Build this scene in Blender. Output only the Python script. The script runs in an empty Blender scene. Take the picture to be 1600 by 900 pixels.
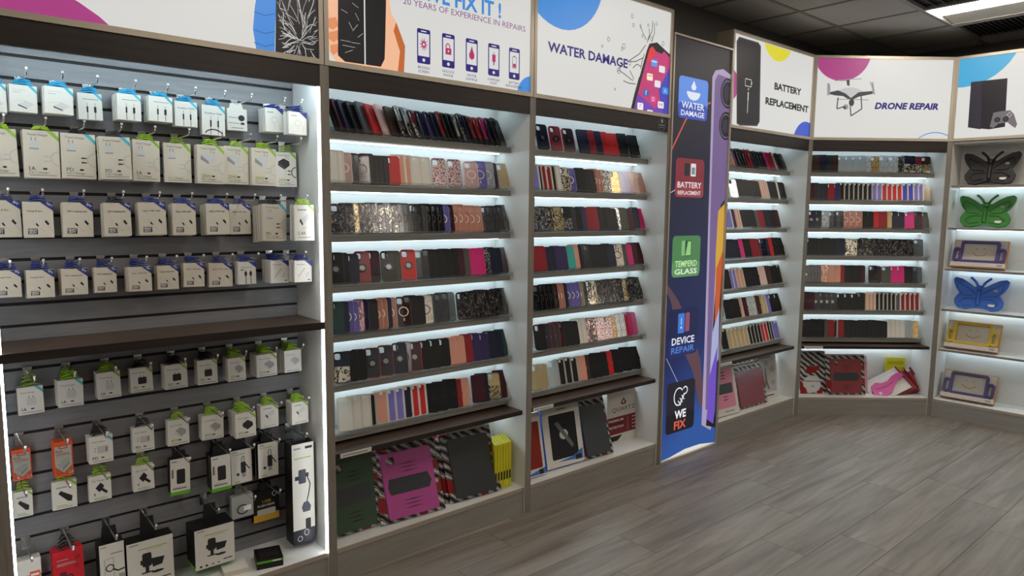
import bpy, bmesh, math, random
from mathutils import Vector, Matrix
random.seed(7)
R = math.radians
scene = bpy.context.scene
col = scene.collection

# ------------------------------------------------------------------ camera, world, exposure
cam_d = bpy.data.cameras.new('camera'); cam = bpy.data.objects.new('camera', cam_d); col.objects.link(cam)
cam_d.sensor_width = 36.0; cam_d.lens = 24.4404; cam_d.clip_start = .05
cam.matrix_world = Matrix(((0.760267, 0.063544, -0.646495, -1.362505), (-0.649524, 0.090621, -0.754922, -2.834474), (0.010616, 0.993856, 0.11017, 1.717362), (0, 0, 0, 1)))
scene.camera = cam
world = bpy.data.worlds.new('world'); scene.world = world; world.use_nodes = True
world.node_tree.nodes['Background'].inputs[0].default_value = (.5, .5, .52, 1)
world.node_tree.nodes['Background'].inputs[1].default_value = .02
scene.view_settings.view_transform = 'Standard'; scene.view_settings.look = 'None'
scene.view_settings.exposure = 0.0; scene.view_settings.gamma = 1.0; scene.view_settings.use_curve_mapping = False
LED = 11.0         # strip under each shelf
TUBE = 18.0        # ceiling troffers
SIGN = 1.0

# ------------------------------------------------------------------ materials
def lin(h):
    if not isinstance(h, str): return tuple(h)
    h = h.lstrip('#'); o = []
    for i in (0, 2, 4):
        c = int(h[i:i+2], 16)/255.0
        o.append(c/12.92 if c <= .04045 else ((c+.055)/1.055)**2.4)
    return tuple(o)
_M = {}
def mat(c, rough=.5, metal=0.0, emit=0.0, coat=0.0, name=None):
    c = lin(c); k = (tuple(round(x, 4) for x in c), rough, metal, emit, coat, name)
    if k in _M: return _M[k]
    m = bpy.data.materials.new(name or 'paint'); m.use_nodes = True
    b = m.node_tree.nodes['Principled BSDF']
    b.inputs['Base Color'].default_value = (*c, 1); b.inputs['Roughness'].default_value = rough; b.inputs['Metallic'].default_value = metal
    if name in ('silicone', 'leatherette', 'leatherette_dark', 'hard_shell', 'gloss_rim', 'clasp_gloss'): b.inputs['Specular IOR Level'].default_value = .25
    if coat: b.inputs['Coat Weight'].default_value = coat
    if emit:
        b.inputs['Emission Color'].default_value = (*c, 1); b.inputs['Emission Strength'].default_value = emit
        b.inputs['Base Color'].default_value = (*[x*.15 for x in c], 1)
    _M[k] = m; return m
def glow(h): return mat(h, .4, 0, SIGN, name='backlit_print')
def nodemat(name):
    m = bpy.data.materials.new(name); m.use_nodes = True; t = m.node_tree
    return m, t, t.nodes['Principled BSDF']
def node(t, kind, **kw):
    n = t.nodes.new(kind)
    for k, v in kw.items():
        if k in n.inputs: n.inputs[k].default_value = v
        else: setattr(n, k, v)
    return n
def ramp(t, src, stops, interp='LINEAR'):
    r = node(t, 'ShaderNodeValToRGB'); cr = r.color_ramp; cr.interpolation = interp
    while len(cr.elements) < len(stops): cr.elements.new(.5)
    for e, (p, c) in zip(cr.elements, stops): e.position = p; e.color = (*lin(c), 1)
    t.links.new(src, r.inputs['Fac']); return r.outputs['Color']
def coords(t, scale=(1, 1, 1), rot=(0, 0, 0), out='Object'):
    tc = node(t, 'ShaderNodeTexCoord'); mp = node(t, 'ShaderNodeMapping')
    mp.inputs['Scale'].default_value = scale; mp.inputs['Rotation'].default_value = rot
    t.links.new(tc.outputs[out], mp.inputs['Vector']); return mp.outputs['Vector']
def wood(name, c1, c2, scale, rough=.5, var=0.0, bump=.0):
    m, t, b = nodemat(name)
    v = coords(t, scale)
    if var:
        oi = node(t, 'ShaderNodeObjectInfo'); ad = node(t, 'ShaderNodeVectorMath', operation='ADD')
        sc = node(t, 'ShaderNodeVectorMath', operation='SCALE'); sc.inputs['Scale'].default_value = 37.0
        cb = node(t, 'ShaderNodeCombineXYZ')
        for i in range(3): t.links.new(oi.outputs['Random'], cb.inputs[i])
        t.links.new(cb.outputs[0], sc.inputs[0]); t.links.new(v, ad.inputs[0]); t.links.new(sc.outputs[0], ad.inputs[1]); v = ad.outputs[0]
    n = node(t, 'ShaderNodeTexNoise', Scale=1.0, Detail=7.0, Roughness=.62, Distortion=.6); t.links.new(v, n.inputs['Vector'])
    c = ramp(t, n.outputs['Fac'], [(.3, c1), (.72, c2)])
    if var:
        h = node(t, 'ShaderNodeHueSaturation'); mr = node(t, 'ShaderNodeMapRange')
        mr.inputs['To Min'].default_value = 1-var; mr.inputs['To Max'].default_value = 1+var
        t.links.new(oi.outputs['Random'], mr.inputs['Value']); t.links.new(mr.outputs[0], h.inputs['Value']); t.links.new(c, h.inputs['Color']); c = h.outputs['Color']
    t.links.new(c, b.inputs['Base Color']); b.inputs['Roughness'].default_value = rough
    if bump:
        bp = node(t, 'ShaderNodeBump', Strength=bump, Distance=.002); t.links.new(n.outputs['Fac'], bp.inputs['Height']); t.links.new(bp.outputs[0], b.inputs['Normal'])
    return m
def clear(name, tint=(.95, .97, .98), amount=.12, rough=.08):
    m = bpy.data.materials.new(name); m.use_nodes = True; t = m.node_tree; t.nodes.clear()
    o = node(t, 'ShaderNodeOutputMaterial'); tr = node(t, 'ShaderNodeBsdfTransparent'); g = node(t, 'ShaderNodeBsdfGlossy'); mx = node(t, 'ShaderNodeMixShader')
    tr.inputs[0].default_value = (*tint, 1); g.inputs['Roughness'].default_value = rough; mx.inputs[0].default_value = amount
    t.links.new(tr.outputs[0], mx.inputs[1]); t.links.new(g.outputs[0], mx.inputs[2]); t.links.new(mx.outputs[0], o.inputs[0]); return m
def speckle(name, scale, stops, rough=.25, metal=.3, detail='CONSTANT'):
    m, t, b = nodemat(name); v = coords(t)
    n = node(t, 'ShaderNodeTexVoronoi', Scale=scale); t.links.new(v, n.inputs['Vector'])
    s = node(t, 'ShaderNodeSeparateColor'); t.links.new(n.outputs['Color'], s.inputs[0])
    t.links.new(ramp(t, s.outputs[0], stops, detail), b.inputs['Base Color'])
    b.inputs['Roughness'].default_value = rough; b.inputs['Metallic'].default_value = metal; return m
def marble(name, scale, stops, rough=.2, metal=.4):
    m, t, b = nodemat(name); v = coords(t, (1, 1, .6))
    oi = node(t, 'ShaderNodeObjectInfo'); n = node(t, 'ShaderNodeTexNoise', Scale=scale, Detail=3.0, Distortion=2.2, noise_dimensions='4D')
    ml = node(t, 'ShaderNodeMath', operation='MULTIPLY'); ml.inputs[1].default_value = 50
    t.links.new(oi.outputs['Random'], ml.inputs[0]); t.links.new(ml.outputs[0], n.inputs['W']); t.links.new(v, n.inputs['Vector'])
    t.links.new(ramp(t, n.outputs['Fac'], stops, 'CONSTANT'), b.inputs['Base Color'])
    b.inputs['Roughness'].default_value = rough; b.inputs['Metallic'].default_value = metal; return m

WHITE = mat('#D9DAD8', .45, name='white_laminate')
GREYW = wood('grey_wood_laminate', '#79736B', '#908A81', (30, 30, 3), .5)
PLINTH = wood('grey_plinth_laminate', '#8A8782', '#989590', (3, 30, 30), .5)
SHEDGE = wood('shelf_edge_laminate', '#8A8580', '#9C9790', (3, 30, 30), .4)
DARKW = wood('dark_walnut', '#191311', '#2E2521', (4, 40, 40), .45)
DARKW2 = wood('walnut_shelf', '#2E221C', '#584537', (3, 40, 40), .4)
SLAT = wood('grey_slat_laminate', '#77777A', '#85858A', (5, 5, 60), .42)
GROOVE = mat('#17120F', .6, name='dark_groove')
FLOORM = wood('grey_vinyl_plank', '#675E56', '#978E85', (1.3, 15, 2), .42, .06, .15)
SEAM = mat('#3D3833', .8, name='seam')
ALU = mat('#C2B8A8', .35, .35, name='satin_frame')
CHROME = mat('#D8D8DA', .18, .95, name='chrome')
LEDM = mat((.74, .92, 1.0), .4, 0, LED, name='led_strip')
LEDK = mat((.80, .93, 1.0), .4, 0, 17.0, name='led_strip_deck')
LEDV = mat((.92, .97, 1.0), .4, 0, 14.0, name='led_strip_bright')
ACRYL = clear('clear_acrylic', (.93, .95, .95), .14)
BAGM = clear('clear_bag', (.98, .98, .98), .03, .10)
BLACK = mat('#0B0B0C', .45, name='black')
CARD = mat('#D6D3CB', .55, name='white_card')
CREAM = mat('#CFC6B6', .55, name='cream_card')
INK = mat('#1C1C1E', .6, name='ink'); INKG = mat('#8C8C8A', .6, name='grey_ink'); INKL = mat('#B9B8B3', .6, name='pale_ink')

# ------------------------------------------------------------------ mesh builder
_T = {}
def text_polys(s, bold=0.0, shear=0.0):
    k = (s, bold, shear)
    if k in _T: return _T[k]
    c = bpy.data.curves.new('txt', 'FONT'); c.body = s; c.size = 1; c.offset = bold; c.shear = shear; c.resolution_u = 2
    o = bpy.data.objects.new('txt', c); col.objects.link(o)
    dg = bpy.context.evaluated_depsgraph_get(); m = bpy.data.meshes.new_from_object(o.evaluated_get(dg))
    V = [tuple(v.co) for v in m.vertices]; F = [tuple(p.vertices) for p in m.polygons]
    bpy.data.objects.remove(o); bpy.data.curves.remove(c); bpy.data.meshes.remove(m)
    _T[k] = (V, F); return _T[k]
class MB:
    def __init__(s): s.v = []; s.f = []; s.mi = []; s.m = []; s.y = 0.0
    def slot(s, m):
        if m not in s.m: s.m.append(m)
        return s.m.index(m)
    def add(s, V, F, m=None):
        o = len(s.v); s.v += [tuple(p) for p in V]; i = s.slot(m)
        for f in F: s.f.append(tuple(o+k for k in f)); s.mi.append(i)
        return s
    def box(s, x0, x1, y0, y1, z0, z1, m=None):
        V = [(x, y, z) for z in (z0, z1) for y in (y0, y1) for x in (x0, x1)]
        return s.add(V, [(0, 2, 3, 1), (4, 5, 7, 6), (0, 1, 5, 4), (2, 6, 7, 3), (0, 4, 6, 2), (1, 3, 7, 5)], m)
    def hull(s, A, B, m=None):          # two matching rings -> closed prism
        n = len(A); V = list(A)+list(B)
        F = [tuple(range(n-1, -1, -1)), tuple(range(n, 2*n))]+[(i, (i+1) % n, n+(i+1) % n, n+i) for i in range(n)]
        return s.add(V, F, m)
    def prism(s, pts, y0, y1, m=None):  # outline in x/z pushed from y0 (front) to y1
        return s.hull([(x, y0, z) for x, z in pts], [(x, y1, z) for x, z in pts], m)
    def tube(s, path, r, m=None, n=6):
        rings = []
        for i, p in enumerate(path):
            p = Vector(p); a = Vector(path[max(i-1, 0)]); b = Vector(path[min(i+1, len(path)-1)]); d = (b-a).normalized()
            x = d.cross(Vector((0, 0, 1)) if abs(d.z) < .9 else Vector((1, 0, 0))).normalized(); y = d.cross(x)
            rings.append([tuple(p+(x*math.cos(2*math.pi*k/n)+y*math.sin(2*math.pi*k/n))*r) for k in range(n)])
        V = [q for g in rings for q in g]; F = [tuple(range(n)), tuple(range(len(V)-1, len(V)-n-1, -1))]
        for i in range(len(rings)-1):
            for k in range(n): F.append((i*n+k, i*n+(k+1) % n, (i+1)*n+(k+1) % n, (i+1)*n+k))
        return s.add(V, F, m)
    # flat print on the plane y = s.y, seen from -y
    def poly(s, pts, m): s.y -= .00004; return s.add([(x, s.y, z) for x, z in pts], [tuple(range(len(pts)))], m)
    def rect(s, x0, z0, x1, z1, m): return s.poly([(x0, z0), (x1, z0), (x1, z1), (x0, z1)], m)
    def rrect(s, x0, z0, x1, z1, r, m): return s.poly(rr(x0, z0, x1, z1, r), m)
    def disc(s, cx, cz, rx, rz, m, a0=0, a1=360, n=28): return s.poly([(cx+rx*math.cos(R(a0+(a1-a0)*i/n)), cz+rz*math.sin(R(a0+(a1-a0)*i/n))) for i in range(n+(0 if a1-a0 == 360 else 1))], m)
    def line(s, pts, w, m):
        s.y -= .00004
        for a, b in zip(pts, pts[1:]):
            d = Vector((b[0]-a[0], b[1]-a[1]));
            if d.length < 1e-6: continue
            n = Vector((-d.y, d.x)).normalized()*w/2
            s.add([(a[0]-n.x, s.y, a[1]-n.y), (b[0]-n.x, s.y, b[1]-n.y), (b[0]+n.x, s.y, b[1]+n.y), (a[0]+n.x, s.y, a[1]+n.y)], [(0, 1, 2, 3)], m)
        return s
    def arc(s, cx, cz, rx, rz, w, m, a0=0, a1=360, n=28): return s.line([(cx+rx*math.cos(R(a0+(a1-a0)*i/n)), cz+rz*math.sin(R(a0+(a1-a0)*i/n))) for i in range(n+1)], w, m)
    def text(s, t, x, z, h, m, w=None, bold=0.0, shear=0.0, align='L', rot=0.0, slope=0.0):
        V, F = text_polys(t, bold, shear)
        if not V: return s
        x0 = min(p[0] for p in V); x1 = max(p[0] for p in V); k = h/.72; kx = k if w is None else w/(x1-x0)
        sh = {'L': 0, 'C': -.5, 'R': -1}[align]*(x1-x0)*kx; s.y -= .00004
        ca, sa = math.cos(R(rot)), math.sin(R(rot)); P = []
        for p in V:
            a, b = (p[0]-x0)*kx+sh, p[1]*k
            P.append((x+a*ca-b*sa, s.y, z+a*sa+b*ca+a*slope))
        return s.add(P, F, m)
    def mesh(s, name='mesh'):
        me = bpy.data.meshes.new(name); me.from_pydata(s.v, [], s.f)
        for m in s.m: me.materials.append(m)
        me.polygons.foreach_set('material_index', s.mi); me.update(); return me
    def obj(s, name, parent=None, loc=None, rot=None, m=None, smooth=False):
        me = s.mesh(name)
        if m: me.materials.clear(); me.materials.append(m)
        if smooth: me.polygons.foreach_set('use_smooth', [True]*len(me.polygons))
        return link(name, me, parent, loc, rot)
def rr(x0, z0, x1, z1, r, n=4):
    P = []
    for cx, cz, a in ((x1-r, z0+r, -90), (x1-r, z1-r, 0), (x0+r, z1-r, 90), (x0+r, z0+r, 180)):
        for i in range(n+1): P.append((cx+r*math.cos(R(a+90*i/n)), cz+r*math.sin(R(a+90*i/n))))
    return P
def clip(pts, x0, z0, x1, z1):
    for ax, lim, sg in ((0, x0, 1), (0, x1, -1), (1, z0, 1), (1, z1, -1)):
        out = []
        for i in range(len(pts)):
            a, b = pts[i-1], pts[i]; ia = sg*(a[ax]-lim) >= 0; ib = sg*(b[ax]-lim) >= 0
            if ia != ib:
                t = (lim-a[ax])/(b[ax]-a[ax]); out.append((a[0]+t*(b[0]-a[0]), a[1]+t*(b[1]-a[1])))
            if ib: out.append(b)
        pts = out
        if not pts: return []
    return pts
def circ(cx, cz, rx, rz=None, n=40): return [(cx+rx*math.cos(2*math.pi*i/n), cz+(rz or rx)*math.sin(2*math.pi*i/n)) for i in range(n)]
def link(name, me, parent=None, loc=None, rot=None):
    o = bpy.data.objects.new(name, me); col.objects.link(o)
    if parent: o.parent = parent
    if loc is not None: o.location = loc
    if rot is not None: o.rotation_euler = rot
    return o
def thing(name, label, cat, loc=(0, 0, 0), rz=0.0, group=None, rot=None):
    o = link(name, None, None, loc, rot or (0, 0, rz)); o.empty_display_size = .05
    return tag(o, label, cat, group)
def tag(o, label, cat, group=None):
    o['label'] = label; o['category'] = cat
    if group: o['group'] = group
    return o
def structure(o, label=None):
    o['kind'] = 'structure'
    if label: o['label'] = label
    return o
def slab(outer, holes, t, m=None, name='plate', y0=0.0):   # outline with real openings, thickness t along y
    bm = bmesh.new(); E = []
    for lp in [outer]+holes:
        vs = [bm.verts.new((x, y0, z)) for x, z in lp]
        E += [bm.edges.new((vs[i], vs[(i+1) % len(vs)])) for i in range(len(vs))]
    bmesh.ops.triangle_fill(bm, use_beauty=True, use_dissolve=False, edges=E, normal=(0, -1, 0))
    g = bmesh.ops.extrude_face_region(bm, geom=bm.faces[:])
    bmesh.ops.translate(bm, verts=[e for e in g['geom'] if isinstance(e, bmesh.types.BMVert)], vec=(0, t, 0))
    bmesh.ops.recalc_face_normals(bm, faces=bm.faces[:])
    me = bpy.data.meshes.new(name); bm.to_mesh(me); bm.free()
    if m: me.materials.append(m)
    return me
ORD = ['first', 'second', 'third', 'fourth', 'fifth', 'sixth', 'seventh', 'eighth', 'ninth', 'tenth', 'eleventh', 'twelfth']
def nth(i): return ORD[i] if i < 12 else f"{i+1}{'th' if 10 < (i+1) % 100 < 14 else {1: 'st', 2: 'nd', 3: 'rd'}.get((i+1) % 10, 'th')}"

# ------------------------------------------------------------------ layout
W, D = 1.2, .285
ZSB, ZST, ZVAL, ZDECK = 2.3242, 3.003, 2.235, .152
U = {1: (-1.2, 0, 0, 1.2), 2: (0, 0, 0, 1.2), 3: (1.2, 0, 0, 1.2), 4: (3.0867, 0, 0, 1.2), 5: (4.2867, 0, -0.69182, 1.1619), 6: (5.1814, -0.7412, -1.51878, 1.2)}
def uw(n, u, v, z):
    x, y, a, w = U[n]; return (x+u*math.cos(a)-v*math.sin(a), y+u*math.sin(a)+v*math.cos(a), z)
SHELF = [2.037, 1.800, 1.563, 1.327, 1.092, .852, .611]
PHR = {1: 'hooks', 2: 'repair icons sign', 3: 'water damage sign', 4: 'battery sign', 5: 'drone sign', 6: 'console sign'}

# ------------------------------------------------------------------ room
floor = structure(MB().box(-3.6, 5.95, -6.2, .42, -.05, -.004).obj('floor', m=SEAM), 'grey wood-look vinyl plank floor')
k = 0
for row in range(25):
    y1 = -.02-(row*.2495)+.2495; y0 = y1-.2495
    offs = [-.37, .69, .33, -.05, .93, .51][row % 6]-3.6
    x = offs
    while x < 5.9:
        x0, x1 = max(x, -3.6), min(x+1.26, 5.9)
        if x1-x0 > .1 and y0 > -6.2:
            MB().box(0, x1-x0-.0022, 0, y1-y0-.0022, -.004, 0).obj('plank', floor, (x0, y0, 0), m=FLOORM); k += 1
        x += 1.26
WALLM = mat('#6E6C69', .7, name='grey_wall_paint'); WALLR = mat('#A5A19A', .7, name='pale_wall_paint')
structure(MB().box(-3.6, 6.2, .30, .42, 0, 3.26).obj('wall_back', m=WALLM), 'dark grey painted wall above the display units')
structure(MB().box(5.83, 5.95, -6.2, .30, 0, 3.26).obj('wall_right', m=WALLM), 'grey wall behind the console repair unit')
structure(MB().box(-3.72, -3.6, -6.2, .42, 0, 3.26).obj('wall_left', m=WALLR)); structure(MB().box(-3.72, 5.95, -6.32, -6.2, 0, 3.26).obj('wall_front', m=WALLR))
ceil = structure(MB().box(-3.72, 5.95, -6.32, .42, 3.24, 3.32).obj('ceiling', m=mat('#55524E', .9, name='ceiling_void')), 'suspended ceiling of grey tiles in a metal grid')
m, t, b = nodemat('ceiling_tile'); nz = node(t, 'ShaderNodeTexNoise', Scale=160.0, Detail=2.0)
t.links.new(ramp(t, nz.outputs['Fac'], [(.35, '#B2B0AB'), (.6, '#C2C0BB')]), b.inputs['Base Color']); b.inputs['Roughness'].default_value = .9; TILE = m
GRID = mat('#8E8C88', .5, name='ceiling_grid')
GX = [4.32+.61*i for i in range(-13, 3)]; GY = [-.15-.61*j for j in range(-1, 10)]
fixt = {(i, j): 1 for i in (-11, -7, -3, 0) for j in (2, 3, 6, 7)}
vents = {(1, 2), (1, 3)}; vents2 = {(-1, 2)}
for i in range(-13, 3):
    for j in range(0, 10):
        x0 = 4.32+.61*i; y1 = -.15-.61*(j-1); y0 = y1-.61
        x0c, x1c, y0c, y1c = max(x0, -3.6), min(x0+.61, 5.83), max(y0, -6.2), min(y1, .30)
        if x1c-x0c < .05 or y1c-y0c < .05 or (i, j-0) in {(a, b+0) for a, b in fixt} or (i, j) in vents | vents2: continue
        MB().box(x0c+.008, x1c-.008, y0c+.008, y1c-.008, 3.206, 3.225).obj('ceiling_tile', ceil, m=TILE)
g = MB()
for i in range(-13, 4):
    x = 4.32+.61*i
    if -3.6 < x < 5.83: g.box(x-.012, x+.012, -6.2, .30, 3.2, 3.207)
for j in range(-1, 11):
    y = -.15-.61*j+.61
    if -6.2 < y < .30: g.box(-3.6, 5.83, y-.012, y+.012, 3.1995, 3.2065)
g.obj('ceiling_grid', ceil, m=GRID)
TUBEM = mat((1.0, .90, .78), .4, 0, TUBE, name='fluorescent_lens'); FIXW = mat('#D8D2C6', .4, name='white_enamel')
for (i, j0) in [(a, b) for a in (-11, -7, -3, 0) for b in (2, 6)]:
    x0 = 4.32+.61*i; yT = -.15-.61*(j0-1); yB = yT-1.22; seen = (i == 0 and j0 == 2)
    lab = 'warm fluorescent ceiling light recessed beside the air vent' if seen else f"recessed fluorescent ceiling light, {nth((0, -3, -7, -11).index(i))} from the corner in the {'row by the signs' if j0 == 2 else 'far row'}"
    L = thing('ceiling_light', lab, 'ceiling light', (x0+.305, (yT+yB)/2, 3.2), 0, 'recessed ceiling lights')
    MB().box(-.29, .29, -.6, .6, .06, .07).box(-.29, -.28, -.6, .6, .0, .06).box(.28, .29, -.6, .6, .0, .06).box(-.28, .28, -.6, -.59, 0, .06).box(-.28, .28, .59, .6, 0, .06).obj('housing', L, m=FIXW)
    MB().box(-.23, .0, -.58, .58, .014, .04).obj('tube_lens', L, m=TUBEM); MB().hull([(.02, -.58, .03), (.28, -.58, .004), (.28, .58, .004), (.02, .58, .03)], [(.02, -.58, .034), (.28, -.58, .008), (.28, .58, .008), (.02, .58, .034)]).obj('reflector', L, m=FIXW)
def vent(cx, cy, lab, n):
    V = thing('air_vent', lab, 'air vent', (cx, cy, 3.2))
    MB().box(-.295, .295, -.295, -.27, -.006, .02).box(-.295, .295, .27, .295, -.006, .02).box(-.295, -.27, -.27, .27, -.006, .02).box(.27, .295, -.27, .27, -.006, .02).obj('frame', V, m=GRID)
    MB().box(-.27, .27, -.27, .27, .02, .03).obj('backing', V, m=mat('#2A2826', .8))
    for k in range(n):
        y = -.26+.52*k/(n-1); MB().hull([(-.27, y-.008, .0), (.27, y-.008, .0), (.27, y-.006, .0), (-.27, y-.006, .0)], [(-.27, y+.008, .018), (.27, y+.008, .018), (.27, y+.01, .018), (-.27, y+.01, .018)]).obj('slat', V, m=GRID)
vent(5.235, -1.065, 'slatted return air vent in ceiling beside the lit fluorescent light', 16)
vent(5.235, -1.675, 'slatted air vent in ceiling further from the corner than the other', 16)
vent(4.015, -1.065, 'square air diffuser in ceiling in front of the lit fluorescent light', 9)

# ------------------------------------------------------------------ display units
def unit(n, label):
    x, y, a, w = U[n]
    o = thing('display_unit', label, 'display unit', (x, y, 0), a, 'wall display units')
    for i, (u0, u1) in enumerate(((0, .02), (w-.02, w))):
        p = MB().box(u0, u1, .003, .297, 0, ZSB).obj('side_panel', o, m=WHITE)
        MB().box(u0, u1, -.001, .003, 0, ZSB).obj('edge_band', p, m=GREYW)
    MB().box(.02, w-.02, .012, .03, 0, ZDECK-.022).obj('plinth', o, m=PLINTH)
    d = MB().box(.02, w-.02, .012, .297, ZDECK-.022, ZDECK).obj('deck', o, m=WHITE)
    MB().box(.02, w-.02, .009, .012, ZDECK-.022, ZDECK).obj('edge_band', d, m=mat('#A59A8C', .5, name='deck_edge'))
    if n != 6: MB().box(.02, w-.02, .004, .022, ZVAL, ZSB).obj('valance', o, m=DARKW)
    MB().box(.02, w-.02, .022, .297, ZSB-.02, ZSB-.001).obj('top_panel', o, m=WHITE)
    if n == 1:
        MB().box(.02, w-.02, .289, .297, ZDECK, ZSB-.02).obj('back_panel', o, m=GROOVE)
        z = 1.112-.0815*12
        while z < ZSB:
            z0, z1 = max(z+.006, ZDECK), min(z+.0815-.006, ZSB-.02)
            if z1-z0 > .01: MB().box(.02, w-.02, D-.004, .2895, z0, z1).obj('slat', o, m=SLAT)
            z += .0815
        s = MB().box(.02, w-.02, .004, D-.004, 1.19, 1.222).obj('wood_shelf', o, m=DARKW2)
        MB().box(.02, w-.02, .001, .004, 1.19, 1.222).obj('edge_band', s, m=DARKW)
        for u0 in (.0205, w-.0285): MB().box(u0, u0+.008, .006, .014, ZDECK, ZVAL-.002).obj('led_strip', o, m=LEDV)
        MB().box(.05, w-.05, .024, .034, ZVAL+.012, ZVAL+.020).obj('led_strip', o, m=mat((.74, .92, 1.0), .4, 0, 45.0, name='led_strip_valance'))
        return o
    MB().box(.02, w-.02, D, .297, ZDECK, ZSB-.02).obj('back_panel', o, m=WHITE)
    if n == 6:
        for z in (1.95, 1.60, 1.257, .913, .567):
            s = MB().box(.02, w-.02, .045, D, z, z+.018).obj('shelf', o, m=WHITE)
            MB().box(.02, w-.02, .042, .045, z, z+.018).obj('edge_band', s, m=GREYW)
            MB().box(.04, w-.04, .235, .25, z-.005, z-.0005).obj('led_strip', s, m=LEDM)
        return o
    for i, z in enumerate(SHELF):
        s = MB().box(.02, w-.02, .158, D, z, z+.030).obj('shelf', o, m=WHITE)
        MB().box(.02, w-.02, .155, .158, z, z+.030).obj('edge_band', s, m=SHEDGE)
        MB().box(.022, w-.022, .125, D, z+.0305, z+.0345).box(.022, w-.022, .122, .125, z+.0305, z+.05).obj('acrylic_tray', s, m=ACRYL)
        if i < 6: MB().box(.04, w-.04, .235, .25, z-.005, z-.0005).obj('led_strip', s, m=LEDM)
    MB().box(.05, w-.05, .20, .215, ZSB-.026, ZSB-.0205).obj('led_strip', o, m=LEDM)
    zb = .572
    s = MB().box(.02, w-.02, .035, D, zb, zb+.024).obj('wood_shelf', o, m=DARKW2)
    MB().box(.02, w-.02, .032, .035, zb, zb+.024).obj('edge_band', s, m=DARKW)
    MB().box(.05, w-.05, .23, .245, zb-.006, zb-.0005).obj('led_strip', s, m=LEDK)
    tg = MB(); tg.box(.06, .22, .0285, .0318, zb+.001, zb+.022, CARD); tg.y = .0284; tg.rect(.07, zb+.008, .20, zb+.014, INKG)
    tg.obj('price_strip', o)
    return o
unit(1, 'tall slatwall display unit hung with white charger boxes')
unit(2, 'phone case display unit under the sign with five repair icons')
unit(3, 'phone case display unit under the water damage sign')
unit(4, 'narrow-looking phone case display unit under the battery replacement sign')
unit(5, 'angled corner phone case display unit under the drone repair sign')
unit(6, 'shelf unit of tablet cases under the game console sign')
nb = thing('display_unit', 'neighbouring grey panelled unit cut off beside the slatwall', 'display unit', (-2.4, 0, 0), 0, 'wall display units')
MB().box(1.18, 1.2, 0, .297, 0, ZSB).obj('side_panel', nb, m=GREYW); MB().box(0, 1.18, .02, .297, 0, ZSB).obj('body', nb, m=WHITE)

# ------------------------------------------------------------------ lightbox signs
SW = glow('#CFCFCC'); NAVY = glow('#241A6E'); MAG = glow('#A23A7C'); BLUE = glow('#3C84CE'); BK = glow('#18161A'); PURP = glow('#7E3F86')
def sign(n, label):
    x, y, a, w = U[n]
    o = thing('lightbox_sign', label, 'sign', (x, y, ZSB+.001), a, 'backlit signs above the display units')
    h = ZST-ZSB-.002
    MB().box(.002, w-.002, .012, .14, 0, h).obj('box', o, m=mat('#A79E90', .45, .2, name='sign_box'))
    MB().box(.002, w-.002, -.004, .012, 0, .022).box(.002, w-.002, -.004, .012, h-.022, h).box(.002, .022, -.004, .012, .022, h-.022).box(w-.022, w-.002, -.004, .012, .022, h-.022).obj('frame', o, m=ALU)
    MB().box(.022, w-.022, .006, .0118, .022, h-.022).obj('lit_face', o, m=SW)
    p = MB(); p.y = .0058; p.z0 = ZSB+.001; p.lim = (.022, .022, w-.022, h-.022); return o, p
def rel(p, pts): return clip([(x, z-p.z0) for x, z in pts], *p.lim)
def put(p, pts, m):
    c = rel(p, pts)
    if len(c) > 2: p.poly(c, m)
def fin(o, p, name): return p.obj(name, o)
# sign 1: glove and cracked phone
o, p = sign(1, 'backlit sign with magenta circle and gloved hand holding a cracked phone')
put(p, circ(*(0.1004, 2.0042, 0.4564)), MAG); fin(o, p, 'magenta_circle')
p2 = MB(); p2.y, p2.z0, p2.lim = .0056, p.z0, p.lim
put(p2, [(0.9557, 2.6406), (1.0093, 2.7015), (1.0026, 2.552), (0.9946, 2.451), (0.9888, 2.3348), (0.916, 2.3364), (0.9034, 2.4229), (0.9136, 2.5102), (0.9286, 2.5862)], glow('#3F83CF'))
for a in (20, 45, 66): p2.line([(x, z-p.z0) for x, z in [[(0.9105, 2.4901), (0.9537, 2.4834), (0.9906, 2.4976)], [(0.9084, 2.4213), (0.9517, 2.4138), (0.9887, 2.4275)], [(0.9069, 2.3719), (0.9503, 2.364), (0.9873, 2.3773)]][(20, 45, 66).index(a)]], .004, glow('#2C63A8'))
put(p2, [(1.0073, 2.7256), (1.1964, 2.7445), (1.1922, 2.3347), (0.9915, 2.3377)], BK)
x0, z0, x1, z1 = *(0.9969, 2.341), *(1.1903, 2.5889)
rnd = random.Random(3); hub = (x0+.10, z0+.07)
for i in range(150):
    a = rnd.uniform(0, 6.28); d0 = rnd.uniform(.0, .17); d1 = d0+rnd.uniform(.03, .11); P = []
    tw = rnd.uniform(-.5, .5)
    for k in range(4):
        d = d0+(d1-d0)*k/3; P.append((hub[0]+d*math.cos(a+tw*k/3)+rnd.uniform(-.004, .004), hub[1]+d*math.sin(a+tw*k/3)*1.3+rnd.uniform(-.004, .004)))
    P = [(u, z) for u, z in P if x0+.008 < u < x1-.006 and z0+.0 < z < z1+.20]
    if len(P) > 1: p2.line([(u, min(z-p.z0, p.lim[3]-.002)) for u, z in P if z-p.z0 < p.lim[3]-.002], rnd.choice((.0014, .002, .003)), glow('#B9B9B7'))
fin(o, p2, 'cracked_phone_picture')
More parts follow.
